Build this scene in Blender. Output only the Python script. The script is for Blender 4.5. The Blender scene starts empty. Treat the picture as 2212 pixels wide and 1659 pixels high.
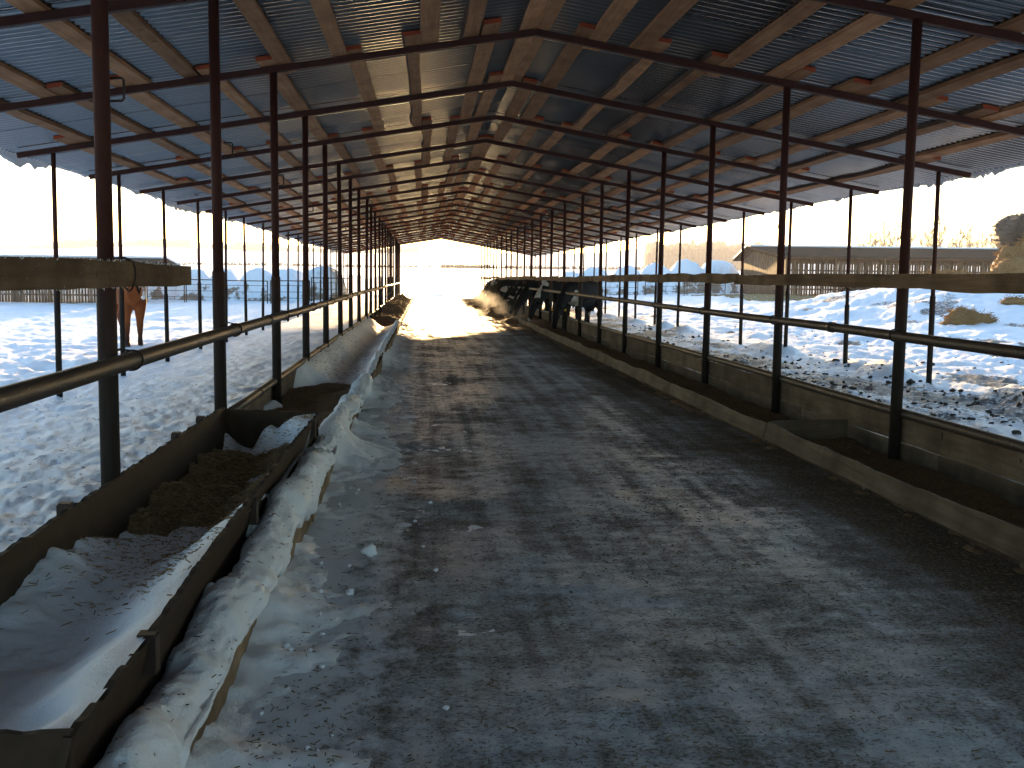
import bpy, bmesh, math, random
import numpy as np
from mathutils import Vector, Matrix, Euler

scene = bpy.context.scene
col = scene.collection
R = math.radians
random.seed(7)
rng = np.random.RandomState(11)

# ------------------------------------------------------------------ camera, sky, sun, exposure
CAMX, CAMH = -1.168, 1.45
YAW, PITCH, ROLL, FPX = 0.0824, 0.0970, 0.0126, 2343.55     # focal length for a frame 2212 px wide
cam_d = bpy.data.cameras.new('camera'); cam = bpy.data.objects.new('camera', cam_d); col.objects.link(cam)
cam_d.sensor_width = 36; cam_d.lens = 36 * FPX / 2212
cam_d.clip_start = 0.05; cam_d.clip_end = 12000
cam.matrix_world = Matrix.Translation((CAMX, 0, CAMH)) @ Matrix.Rotation(-YAW, 4, 'Z') @ Matrix.Rotation(math.pi/2 - PITCH, 4, 'X') @ Matrix.Rotation(ROLL, 4, 'Z')
scene.camera = cam

SUN_EL, SUN_AZ = R(5.0), R(1.5)          # low winter sun straight down the shed, a little to the right of its axis
world = bpy.data.worlds.new('World'); scene.world = world; world.use_nodes = True
wn = world.node_tree.nodes; wl = world.node_tree.links
sky = wn.new('ShaderNodeTexSky'); sky.sky_type = 'NISHITA'; sky.sun_disc = False
sky.sun_elevation = SUN_EL; sky.sun_rotation = SUN_AZ
sky.air_density = 1.0; sky.dust_density = 0.7; sky.ozone_density = 2.3
wl.new(sky.outputs[0], wn['Background'].inputs[0]); wn['Background'].inputs[1].default_value = 0.15
sun_d = bpy.data.lights.new('sun', 'SUN'); sun = bpy.data.objects.new('sun', sun_d); col.objects.link(sun)
sun_d.energy = 5.0; sun_d.angle = R(0.6); sun_d.color = (1.0, 0.64, 0.30)
sun.rotation_euler = Vector((-math.sin(SUN_AZ)*math.cos(SUN_EL), -math.cos(SUN_AZ)*math.cos(SUN_EL), -math.sin(SUN_EL))).to_track_quat('-Z', 'Y').to_euler()
vs = scene.view_settings
vs.view_transform = 'Standard'; vs.look = 'None'; vs.gamma = 1.0; vs.use_curve_mapping = False
vs.exposure = 2.4
scene.cycles.use_denoising = True
scene.cycles.max_bounces = 8; scene.cycles.diffuse_bounces = 4; scene.cycles.glossy_bounces = 4
scene.cycles.volume_bounces = 1; scene.cycles.caustics_reflective = True; scene.cycles.blur_glossy = 1.0
scene.cycles.sample_clamp_indirect = 3.0

# ------------------------------------------------------------------ noise
_T = rng.uniform(-1, 1, (512, 512))
_T3 = rng.uniform(-1, 1, (64, 64, 64))
def _q(t): return t*t*t*(t*(t*6-15)+10)
def vn(x, y, s=0):
    x = np.asarray(x, float); y = np.asarray(y, float)
    xi = np.floor(x).astype(np.int64); yi = np.floor(y).astype(np.int64)
    u = _q(x-xi); v = _q(y-yi); a = (xi+37*s) & 511; b = (yi+91*s) & 511; a1 = (a+1) & 511; b1 = (b+1) & 511
    return (_T[a, b]*(1-u)+_T[a1, b]*u)*(1-v)+(_T[a, b1]*(1-u)+_T[a1, b1]*u)*v
def fbm(x, y, o=4, s=0, g=.5):
    r = 0; a = 1.; n = 0; x = np.asarray(x, float); y = np.asarray(y, float)
    for k in range(o):
        r = r+a*vn(x, y, s+k); n += a; a *= g
        x, y = 1.62*x+1.19*y+3.1, -1.19*x+1.62*y+7.7
    return r/n*1.6
def vn3(p, s=0):
    p = np.asarray(p, float); i = np.floor(p).astype(np.int64); f = _q(p-i); i = (i+s*17) & 63; j = (i+1) & 63
    def g(a, b, c): return _T3[a[..., 0], b[..., 1], c[..., 2]]
    x0 = g(i, i, i)*(1-f[..., 0])+g(j, i, i)*f[..., 0]; x1 = g(i, j, i)*(1-f[..., 0])+g(j, j, i)*f[..., 0]
    y0 = g(i, i, j)*(1-f[..., 0])+g(j, i, j)*f[..., 0]; y1 = g(i, j, j)*(1-f[..., 0])+g(j, j, j)*f[..., 0]
    a = x0*(1-f[..., 1])+x1*f[..., 1]; b = y0*(1-f[..., 1])+y1*f[..., 1]
    return a*(1-f[..., 2])+b*f[..., 2]
def sm(a, b, x):
    t = np.clip((np.asarray(x, float)-a)/(b-a), 0, 1); return t*t*(3-2*t)

# ------------------------------------------------------------------ materials
MATS = {}
def mat(name, build):
    m = bpy.data.materials.new(name); m.use_nodes = True
    nt = m.node_tree; b = nt.nodes['Principled BSDF']
    build(nt, b); MATS[name] = m; return m
def N(nt, t, **kw):
    n = nt.nodes.new(t)
    for k, v in kw.items():
        if k.startswith('i_'): n.inputs[k[2:].replace('_', ' ')].default_value = v
        else: setattr(n, k, v)
    return n
def coords(nt, kind='pos', scale=(1, 1, 1), rnd=False):
    if kind == 'pos': o = N(nt, 'ShaderNodeNewGeometry').outputs['Position']
    else: o = N(nt, 'ShaderNodeTexCoord').outputs['Object']
    if rnd:
        oi = N(nt, 'ShaderNodeObjectInfo'); c = N(nt, 'ShaderNodeVectorMath', operation='MULTIPLY')
        cb = N(nt, 'ShaderNodeCombineXYZ')
        for k in range(3): nt.links.new(oi.outputs['Random'], cb.inputs[k])
        nt.links.new(cb.outputs[0], c.inputs[0]); c.inputs[1].default_value = (37.3, 91.7, 53.1)
        ad = N(nt, 'ShaderNodeVectorMath', operation='ADD'); nt.links.new(o, ad.inputs[0]); nt.links.new(c.outputs[0], ad.inputs[1]); o = ad.outputs[0]
    mp = N(nt, 'ShaderNodeMapping'); mp.inputs['Scale'].default_value = scale
    nt.links.new(o, mp.inputs['Vector']); return mp.outputs[0]
def noise(nt, vec, scale=5, detail=4, rough=.55, dist=0):
    n = N(nt, 'ShaderNodeTexNoise'); n.inputs['Scale'].default_value = scale; n.inputs['Detail'].default_value = detail
    n.inputs['Roughness'].default_value = rough; n.inputs['Distortion'].default_value = dist
    nt.links.new(vec, n.inputs['Vector']); return n.outputs['Fac']
def ramp(nt, fac, stops):
    r = N(nt, 'ShaderNodeValToRGB'); e = r.color_ramp.elements
    while len(e) > 1: e.remove(e[-1])
    for k, (p, c) in enumerate(stops):
        x = e[0] if k == 0 else e.new(p)
        x.position = p; x.color = (c[0], c[1], c[2], 1) if not isinstance(c, (int, float)) else (c, c, c, 1)
    nt.links.new(fac, r.inputs[0]); return r.outputs[0]
def mix(nt, fac, a, b, mode='MIX'):
    m = N(nt, 'ShaderNodeMix', data_type='RGBA', blend_type=mode)
    for s, i in ((fac, 0), (a, 6), (b, 7)):
        if isinstance(s, bpy.types.NodeSocket): nt.links.new(s, m.inputs[i])
        elif i == 0: m.inputs[0].default_value = s
        else: m.inputs[i].default_value = (*s, 1)
    return m.outputs[2]
def math_(nt, op, a, b=None, clamp=False):
    m = N(nt, 'ShaderNodeMath', operation=op, use_clamp=clamp)
    for k, s in enumerate((a, b)):
        if s is None: continue
        if isinstance(s, bpy.types.NodeSocket): nt.links.new(s, m.inputs[k])
        else: m.inputs[k].default_value = s
    return m.outputs[0]
def bump(nt, b, h, strength=.3, dist=.02):
    n = N(nt, 'ShaderNodeBump'); n.inputs['Strength'].default_value = strength; n.inputs['Distance'].default_value = dist
    nt.links.new(h, n.inputs['Height'])
    old = b.inputs['Normal'].links
    if old: nt.links.new(old[0].from_socket, n.inputs['Normal'])
    nt.links.new(n.outputs[0], b.inputs['Normal'])
def setc(nt, b, c, rough=.6, spec=.5, metal=0):
    if isinstance(c, bpy.types.NodeSocket): nt.links.new(c, b.inputs['Base Color'])
    else: b.inputs['Base Color'].default_value = (*c, 1)
    if isinstance(rough, bpy.types.NodeSocket): nt.links.new(rough, b.inputs['Roughness'])
    else: b.inputs['Roughness'].default_value = rough
    b.inputs['Specular IOR Level'].default_value = spec; b.inputs['Metallic'].default_value = metal

def m_snow(nt, b):
    p = coords(nt)
    c = mix(nt, ramp(nt, noise(nt, p, 3, 5), [(.35, 0), (.7, 1)]), (.80, .82, .86), (.88, .89, .91))
    setc(nt, b, c, .55, .35)
    bump(nt, b, noise(nt, p, 24, 6, .65), .5, .03); bump(nt, b, noise(nt, p, 170, 3, .6), .55, .005)
mat('snow', m_snow)
def m_ground(nt, b):
    p = coords(nt)
    a = N(nt, 'ShaderNodeAttribute', attribute_name='dirt').outputs['Fac']
    n1 = noise(nt, p, 13, 7, .72)
    d = math_(nt, 'ADD', math_(nt, 'MULTIPLY', a, 1.5), math_(nt, 'MULTIPLY', math_(nt, 'SUBTRACT', n1, .5), 1.9))
    dm = ramp(nt, d, [(.60, 0), (.72, 1)])
    sp = ramp(nt, noise(nt, coords(nt, scale=(1, 1, .3)), 17, 5, .7), [(.68, 0), (.74, .8)])
    near = N(nt, 'ShaderNodeAttribute', attribute_name='speck').outputs['Fac']
    c = mix(nt, ramp(nt, noise(nt, p, 2.5, 5), [(.35, 0), (.7, 1)]), (.78, .80, .84), (.88, .89, .91))
    c = mix(nt, math_(nt, 'MULTIPLY', sp, near), c, (.20, .15, .10))
    c = mix(nt, dm, c, mix(nt, noise(nt, p, 25, 3), (.022, .018, .014), (.075, .058, .042)))
    setc(nt, b, c, .55, .3)
    bump(nt, b, noise(nt, p, 18, 7, .66), .38, .03); bump(nt, b, noise(nt, p, 160, 2), .2, .004)
mat('yard_snow', m_ground)
def m_alley(nt, b):
    p = coords(nt)
    big = noise(nt, coords(nt, scale=(.75, .55, 1)), 1.1, 5, .6)
    streak = noise(nt, coords(nt, scale=(.9, 1.5, 1)), 2.6, 9, .75)
    fine = noise(nt, coords(nt, scale=(8, 11, 1)), 6, 6, .75)
    sx = N(nt, 'ShaderNodeSeparateXYZ'); nt.links.new(N(nt, 'ShaderNodeNewGeometry').outputs['Position'], sx.inputs[0])
    def mr(a, b_, lo, hi):
        m = N(nt, 'ShaderNodeMapRange', interpolation_type='SMOOTHSTEP'); nt.links.new(sx.outputs[0], m.inputs[0])
        for k, v in enumerate((a, b_, lo, hi)): m.inputs[k+1].default_value = v
        return m.outputs[0]
    med = noise(nt, coords(nt, scale=(1, 1.3, 1)), 5.5, 8, .75)
    d = math_(nt, 'ADD', math_(nt, 'ADD', math_(nt, 'MULTIPLY', big, .40), math_(nt, 'MULTIPLY', streak, .30)), math_(nt, 'ADD', math_(nt, 'MULTIPLY', med, .30), math_(nt, 'MULTIPLY', fine, .22)))
    track = noise(nt, coords(nt, scale=(2.6, .10, 1)), 2.2, 5, .6)
    d = math_(nt, 'ADD', d, math_(nt, 'MULTIPLY', math_(nt, 'SUBTRACT', track, .5), .30))
    d = math_(nt, 'ADD', d, mr(.6, 1.85, 0, .17))
    dm = ramp(nt, d, [(.57, 0), (.65, .6), (.78, 1)])
    ice = mix(nt, ramp(nt, noise(nt, p, 9, 7, .7), [(.35, 0), (.65, 1)]), (.31, .33, .355), (.54, .56, .58))
    dirt = mix(nt, ramp(nt, noise(nt, p, 45, 5, .7), [(.35, 0), (.7, 1)]), (.085, .066, .048), (.28, .215, .155))
    c = mix(nt, dm, ice, dirt)
    fl = math_(nt, 'ADD', noise(nt, coords(nt, scale=(1, 1.25, 1)), 62, 4, .6, .4), math_(nt, 'MULTIPLY', math_(nt, 'SUBTRACT', d, .6), .55))
    c = mix(nt, ramp(nt, fl, [(.55, 0), (.61, .65)]), c, (.06, .046, .030))
    c = mix(nt, ramp(nt, noise(nt, p, 95, 2, .5), [(.70, 0), (.74, .6)]), c, (.62, .64, .68))
    pw = math_(nt, 'ADD', mr(-1.75, -.55, .75, -.1), math_(nt, 'MULTIPLY', math_(nt, 'SUBTRACT', noise(nt, coords(nt, scale=(1.6, 1.0, 1)), 4, 9, .75), .5), 1.7))
    c = mix(nt, ramp(nt, pw, [(.40, 0), (.66, .9)]), c, (.74, .76, .80))
    setc(nt, b, c, ramp(nt, d, [(.50, .40), (.66, .6)]), .05)
    nt.links.new(ramp(nt, d, [(.53, .035), (.60, .012), (.66, .0)]), b.inputs['Specular IOR Level'])
    bump(nt, b, noise(nt, coords(nt, scale=(1, 1.8, 1)), 7, 7, .7), .35, .02); bump(nt, b, fine, .45, .008); bump(nt, b, noise(nt, p, 110, 4, .6), .35, .004)
mat('alley_ice', m_alley)
def wood(c0, c1, rough=.8, frost=0., axis=(1, .06, 1), grain=22, dark=.75, spec=.1):
    def f(nt, b):
        p = coords(nt, 'obj', axis, True); q = coords(nt, 'obj', (1, 1, 1), True)
        g = noise(nt, p, grain, 6, .65, .6); k = noise(nt, q, 2.2, 4)
        oi = N(nt, 'ShaderNodeObjectInfo').outputs['Random']
        c = mix(nt, ramp(nt, g, [(.3, 0), (.7, 1)]), c0, c1)
        c = mix(nt, ramp(nt, k, [(.35, dark), (.62, 0)]), c, tuple(.45*x for x in c0))
        br = N(nt, 'ShaderNodeHueSaturation'); nt.links.new(c, br.inputs['Color'])
        nt.links.new(math_(nt, 'ADD', math_(nt, 'MULTIPLY', oi, .6), .7), br.inputs['Value']); c = br.outputs[0]
        kn = ramp(nt, noise(nt, q, 9, 2), [(.72, 0), (.76, .8)]); c = mix(nt, kn, c, tuple(.25*x for x in c0))
        if frost:
            fr = ramp(nt, noise(nt, coords(nt), 55, 3, .7), [(.70-.1*frost, 0), (.78-.1*frost, .8)]); c = mix(nt, fr, c, (.7, .73, .78))
        setc(nt, b, c, rough, spec); bump(nt, b, g, .35, .004); bump(nt, b, k, .2, .01)
    return f
mat('fresh_timber', wood((.33, .155, .07), (.51, .28, .14), dark=.45))
mat('weathered_timber', wood((.17, .105, .058), (.32, .21, .125), frost=.25))
mat('grey_plank', wood((.10, .062, .040), (.21, .135, .088), axis=(1, 1, .06)))
mat('manger_timber', wood((.10, .070, .046), (.20, .145, .10)))
mat('bark', lambda nt, b: (setc(nt, b, mix(nt, noise(nt, coords(nt), 14, 5), (.045, .03, .022), (.16, .105, .07)), .9, .1), bump(nt, b, noise(nt, coords(nt), 20, 4), .8, .02)))
mat('end_paint', lambda nt, b: setc(nt, b, mix(nt, noise(nt, coords(nt), 30, 3), (.30, .055, .02), (.42, .09, .03)), .7, .3))
def m_pipe(nt, b):
    p = coords(nt); sx = N(nt, 'ShaderNodeSeparateXYZ'); nt.links.new(p, sx.inputs[0])
    z = math_(nt, 'ADD', sx.outputs[2], math_(nt, 'MULTIPLY', noise(nt, coords(nt, scale=(6, 6, 1)), 3, 4), .8))
    t = ramp(nt, math_(nt, 'MULTIPLY', z, .25), [(.34, 0), (.50, 1)])
    lo = mix(nt, noise(nt, coords(nt, scale=(4, 4, 1)), 9, 5), (.014, .010, .008), (.036, .028, .022))
    hi = mix(nt, noise(nt, coords(nt, scale=(4, 4, 1)), 8, 5), (.036, .013, .010), (.082, .030, .020))
    setc(nt, b, mix(nt, t, lo, hi), .65, .14); bump(nt, b, noise(nt, p, 60, 4), .25, .003)
mat('painted_pipe', m_pipe)
def m_rail(nt, b):
    p = coords(nt); g = noise(nt, coords(nt, scale=(5, 1, 5)), 9, 5)
    c = mix(nt, g, (.020, .016, .014), (.07, .048, .034))
    fr = ramp(nt, noise(nt, coords(nt, scale=(1, .35, 1)), 75, 2, .6), [(.70, 0), (.73, .7)]); c = mix(nt, fr, c, (.6, .63, .68))
    setc(nt, b, c, .52, .35, 0); bump(nt, b, noise(nt, p, 70, 4), .35, .004)
mat('steel_rail', m_rail)
mat('rafter_steel', lambda nt, b: (setc(nt, b, mix(nt, noise(nt, coords(nt), 6, 5), (.032, .013, .010), (.085, .032, .022)), .65, .2), bump(nt, b, noise(nt, coords(nt), 50, 3), .2, .003)))
def m_galv(nt, b):
    oi = N(nt, 'ShaderNodeObjectInfo').outputs['Random']
    n = noise(nt, coords(nt, scale=(.3, 3, 1)), 1.2, 4)
    c = mix(nt, n, (.225, .24, .255), (.305, .32, .335))
    setc(nt, b, c, math_(nt, 'ADD', math_(nt, 'MULTIPLY', oi, .10), .22), .5, .85)
    bump(nt, b, noise(nt, coords(nt, scale=(1, 1, 1)), 3, 3), .10, .02)
mat('galvanised', m_galv)
mat('wire', lambda nt, b: setc(nt, b, (.04, .025, .02), .6, .4, .4))
mat('trough_plate', lambda nt, b: (setc(nt, b, mix(nt, noise(nt, coords(nt, scale=(1, .15, 1)), 18, 6), (.020, .013, .008), (.058, .037, .023)), .75, .12), bump(nt, b, noise(nt, coords(nt, scale=(1, .2, 1)), 30, 5), .4, .004)))
def m_feed(nt, b):
    p = coords(nt); n = noise(nt, p, 38, 6, .7); k = noise(nt, p, 5, 4)
    c = mix(nt, ramp(nt, n, [(.3, 0), (.72, 1)]), (.085, .047, .023), (.36, .215, .10))
    c = mix(nt, ramp(nt, k, [(.55, 0), (.8, .4)]), c, (.03, .022, .014))
    setc(nt, b, c, .85, .2); bump(nt, b, n, 1.0, .03); bump(nt, b, noise(nt, p, 120, 3), .8, .01)
mat('silage', m_feed)
mat('hay', lambda nt, b: (setc(nt, b, mix(nt, ramp(nt, noise(nt, coords(nt), 24, 6, .7), [(.3, 0), (.7, 1)]), (.18, .095, .038), (.47, .285, .12)), .8, .05), bump(nt, b, noise(nt, coords(nt), 30, 5, .7), 1.0, .06)))
mat('straw_bit', lambda nt, b: setc(nt, b, mix(nt, noise(nt, coords(nt), 3.7, 2), (.05, .033, .018), (.20, .14, .075)), .8, .2))
mat('dry_stalk', lambda nt, b: setc(nt, b, mix(nt, noise(nt, coords(nt), 11, 2), (.10, .058, .028), (.42, .27, .135)), .8, .1))
mat('manure', lambda nt, b: (setc(nt, b, mix(nt, noise(nt, coords(nt), 12, 4), (.03, .024, .019), (.10, .082, .065)), .8, .2), bump(nt, b, noise(nt, coords(nt), 45, 4), .8, .02)))
def m_bale(nt, b):
    p = coords(nt); n = noise(nt, coords(nt, scale=(1, 1, 1.6)), 8, 6, .7)
    c = mix(nt, ramp(nt, n, [(.3, 0), (.7, 1)]), (.06, .04, .022), (.27, .19, .10))
    c = mix(nt, ramp(nt, noise(nt, p, 2.6, 6, .7), [(.50, 0), (.58, .95)]), c, (.8, .82, .86))
    setc(nt, b, c, .85, .2); bump(nt, b, n, .8, .05)
mat('bale_straw', m_bale)
def m_drift(nt, b):
    p = coords(nt); n = noise(nt, p, 9, 6, .7); sx = N(nt, 'ShaderNodeSeparateXYZ'); nt.links.new(coords(nt, 'obj'), sx.inputs[0])
    low = N(nt, 'ShaderNodeMapRange'); nt.links.new(sx.outputs[2], low.inputs[0]); low.inputs[1].default_value = .1; low.inputs[2].default_value = 1.9; low.inputs[3].default_value = .13; low.inputs[4].default_value = -.16
    t = ramp(nt, math_(nt, 'ADD', math_(nt, 'ADD', math_(nt, 'MULTIPLY', noise(nt, p, 1.1, 3), .7), math_(nt, 'MULTIPLY', noise(nt, p, 7, 6, .75), .3)), low.outputs[0]), [(.585, 0), (.625, .9)])
    c = mix(nt, t, (.84, .86, .89), mix(nt, n, (.07, .045, .025), (.30, .21, .12))); setc(nt, b, c, .7, .2); bump(nt, b, n, .5, .05)
mat('drift_snow', m_drift)
def m_cow(nt, b):
    q = coords(nt, 'obj', (1, .8, .8), True)
    t = ramp(nt, noise(nt, q, 1.5, 2, .45, .25), [(.625, 0), (.64, 1)])
    c = mix(nt, t, (.008, .007, .007), (.45, .41, .36)); setc(nt, b, c, .75, .12); bump(nt, b, noise(nt, coords(nt, 'obj'), 60, 3), .4, .006)
mat('cow_coat', m_cow)
mat('dark_coat', lambda nt, b: setc(nt, b, (.014, .012, .011), .6, .3))
def m_horse(nt, b):
    p = coords(nt, 'obj'); sx = N(nt, 'ShaderNodeSeparateXYZ'); nt.links.new(p, sx.inputs[0])
    t = ramp(nt, sx.outputs[2], [(.18, 0), (.62, 1)])
    c = mix(nt, t, (.03, .013, .009), mix(nt, noise(nt, p, 3, 3), (.15, .040, .010), (.24, .070, .018)))
    setc(nt, b, c, .75, .12); bump(nt, b, noise(nt, p, 70, 3), .3, .005)
mat('chestnut_coat', m_horse)
mat('horse_hair', lambda nt, b: setc(nt, b, (.13, .045, .018), .6, .3))
mat('white_hair', lambda nt, b: setc(nt, b, (.65, .60, .56), .7, .2))
mat('hoof', lambda nt, b: setc(nt, b, (.03, .025, .02), .5, .4))
mat('tag_yellow', lambda nt, b: setc(nt, b, (.75, .42, .03), .5, .3))
mat('roof_slate', lambda nt, b: (setc(nt, b, mix(nt, noise(nt, coords(nt), 3, 4), (.045, .035, .029), (.09, .07, .058)), .95, 0), bump(nt, b, noise(nt, coords(nt), 9, 4), .3, .02)))
mat('birch', lambda nt, b: setc(nt, b, (.17, .12, .085), .85, .1))
mat('far_wood', lambda nt, b: setc(nt, b, mix(nt, noise(nt, coords(nt), .03, 4), (.05, .042, .036), (.10, .085, .07)), .9, .1))
mat('black_wrap', lambda nt, b: (setc(nt, b, mix(nt, noise(nt, coords(nt), 6, 5), (.018, .015, .012), (.06, .045, .03)), .6, .3), bump(nt, b, noise(nt, coords(nt), 14, 4), .7, .04)))
mat('bedding', lambda nt, b: (setc(nt, b, mix(nt, noise(nt, coords(nt), 7, 6, .7), (.13, .10, .045), (.40, .32, .16)), .9, .1), bump(nt, b, noise(nt, coords(nt), 25, 5), 1, .05)))

# ------------------------------------------------------------------ mesh helpers
class MB:
    def __init__(s): s.v = []; s.f = []; s.m = []; s.n = 0
    def add(s, verts, faces, m=0):
        s.v.append(np.asarray(verts, float).reshape(-1, 3)); o = s.n; s.n += len(s.v[-1])
        for k, f in enumerate(faces):
            s.f.append([i+o for i in f]); s.m.append(m if isinstance(m, int) else m[k])
        return s
    def box(s, c, size, rot=None, m=0):
        h = np.array(size)/2
        v = np.array([[x, y, z] for x in (-1, 1) for y in (-1, 1) for z in (-1, 1)])*h
        if rot is not None: v = v @ np.array(Euler(rot).to_matrix()).T
        return s.add(v+np.array(c), [(0, 1, 3, 2), (4, 6, 7, 5), (0, 4, 5, 1), (2, 3, 7, 6), (0, 2, 6, 4), (1, 5, 7, 3)], m)
    def tube(s, pts, r, n=10, caps=True, m=0, ell=None):
        pts = np.asarray(pts, float); k = len(pts); r = np.broadcast_to(np.asarray(r, float), (k,)) if np.ndim(r) < 2 else np.asarray(r, float)
        t = np.gradient(pts, axis=0); t /= np.linalg.norm(t, axis=1)[:, None]+1e-9
        ref = np.array([0, 0, 1.]) if abs(t[0][2]) < .8 else np.array([1., 0, 0])
        V = []
        for i in range(k):
            a = np.cross(ref, t[i]); a /= np.linalg.norm(a)+1e-9; bb = np.cross(t[i], a); ref = bb if abs(np.dot(bb, t[min(i+1, k-1)])) < .95 else ref
            th = np.arange(n)*2*math.pi/n
            ra, rb = (r[i], r[i]) if r.ndim == 1 else (r[i][0], r[i][1])
            V.append(pts[i]+np.outer(np.cos(th)*ra, a)+np.outer(np.sin(th)*rb, bb))
        V = np.concatenate(V); F = []
        for i in range(k-1):
            for j in range(n):
                F.append((i*n+j, i*n+(j+1) % n, (i+1)*n+(j+1) % n, (i+1)*n+j))
        if caps: F.append(tuple(range(n-1, -1, -1))); F.append(tuple(range((k-1)*n, k*n)))
        return s.add(V, F, m)
    def sphere(s, c, r, n=10, k=7, m=0, noise_=0, seed=0):
        r = np.broadcast_to(np.asarray(r, float), (3,))
        V = [[0, 0, -1]]
        for i in range(1, k):
            ph = -math.pi/2+math.pi*i/k
            for j in range(n):
                th = 2*math.pi*j/n; V.append([math.cos(ph)*math.cos(th), math.cos(ph)*math.sin(th), math.sin(ph)])
        V.append([0, 0, 1]); V = np.array(V)
        if noise_: V = V*(1+noise_*vn3(V*1.7+seed*3.3, seed))[:, None]
        F = [(0, 1+(j+1) % n, 1+j) for j in range(n)]
        for i in range(k-2):
            for j in range(n):
                a = 1+i*n+j; b_ = 1+i*n+(j+1) % n; F.append((a, b_, b_+n, a+n))
        t = len(V)-1; o = 1+(k-2)*n
        F += [(o+j, o+(j+1) % n, t) for j in range(n)]
        return s.add(V*r+np.array(c), F, m)
    def mesh(s, name, mats, smooth=False):
        me = bpy.data.meshes.new(name)
        me.from_pydata(np.concatenate(s.v).tolist(), [], s.f)
        for x in mats: me.materials.append(MATS[x])
        me.polygons.foreach_set('material_index', s.m)
        if smooth: me.polygons.foreach_set('use_smooth', [True]*len(me.polygons))
        me.update(); return me
    def build(s, name, mats, parent=None, smooth=False, loc=None):
        return obj(name, s.mesh(name, mats if isinstance(mats, (list, tuple)) else [mats], smooth), parent, loc)
def obj(name, me, parent=None, loc=None, rot=None):
    o = bpy.data.objects.new(name, me); col.objects.link(o)
    if parent is not None: o.parent = parent
    if loc is not None: o.location = loc
    if rot is not None: o.rotation_euler = rot
    return o
def empty(name, loc=(0, 0, 0), rz=0):
    o = bpy.data.objects.new(name, None); col.objects.link(o); o.location = loc; o.rotation_euler = (0, 0, rz); o.empty_display_size = .2; return o
def tag(o, label=None, cat=None, group=None, kind=None):
    for k, v in (('label', label), ('category', cat), ('group', group), ('kind', kind)):
        if v: o[k] = v
    return o
def copy_tree(o, parent=None):
    c = o.copy(); col.objects.link(c); c.parent = parent
    for ch in list(o.children): copy_tree(ch, c)
    return c
def grid_mesh(name, X, Y, Z, mats, attrs=None, smooth=True, wrap=False):
    ny, nx = X.shape
    V = np.stack([X, Y, Z], -1).reshape(-1, 3).astype(np.float32)
    idx = np.arange(nx*ny).reshape(ny, nx)
    if wrap: idx = np.concatenate([idx, idx[:, :1]], 1)
    q = np.stack([idx[:-1, :-1], idx[:-1, 1:], idx[1:, 1:], idx[1:, :-1]], -1).reshape(-1, 4)
    me = bpy.data.meshes.new(name)
    me.vertices.add(len(V)); me.vertices.foreach_set('co', V.ravel())
    me.loops.add(q.size); me.loops.foreach_set('vertex_index', q.ravel().astype(np.int32))
    me.polygons.add(len(q)); me.polygons.foreach_set('loop_start', np.arange(0, q.size, 4, dtype=np.int32)); 
    me.update(calc_edges=True)
    me.polygons.foreach_set('use_smooth', np.full(len(q), smooth))
    for x in mats: me.materials.append(MATS[x])
    for k, a in (attrs or {}).items():
        at = me.attributes.new(k, 'FLOAT', 'POINT'); at.data.foreach_set('value', a.ravel().astype(np.float32))
    me.update(); return me
def cw(px, d, z=0.):                                # world point at camera depth d in the column px of a 2212 px wide frame
    a = (px-1106)/FPX
    return np.array([CAMX+d*(a*math.cos(YAW)+math.sin(YAW)), d*(math.cos(YAW)-a*math.sin(YAW)), z])
def remeshed(mb, name, mats, voxel=.025, smooth_it=6):
    me = mb.mesh(name+'_raw', ['snow']); o = bpy.data.objects.new('tmp', me); col.objects.link(o)
    r = o.modifiers.new('r', 'REMESH'); r.mode = 'VOXEL'; r.voxel_size = voxel; r.use_smooth_shade = True
    s = o.modifiers.new('s', 'SMOOTH'); s.factor = .5; s.iterations = smooth_it
    dg = bpy.context.evaluated_depsgraph_get(); me2 = bpy.data.meshes.new_from_object(o.evaluated_get(dg)); me2.name = name
    bpy.data.objects.remove(o); bpy.data.meshes.remove(me)
    me2.materials.clear()
    for x in mats: me2.materials.append(MATS[x])
    me2.polygons.foreach_set('use_smooth', [True]*len(me2.polygons)); me2.polygons.foreach_set('material_index', [0]*len(me2.polygons))
    return me2

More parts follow.
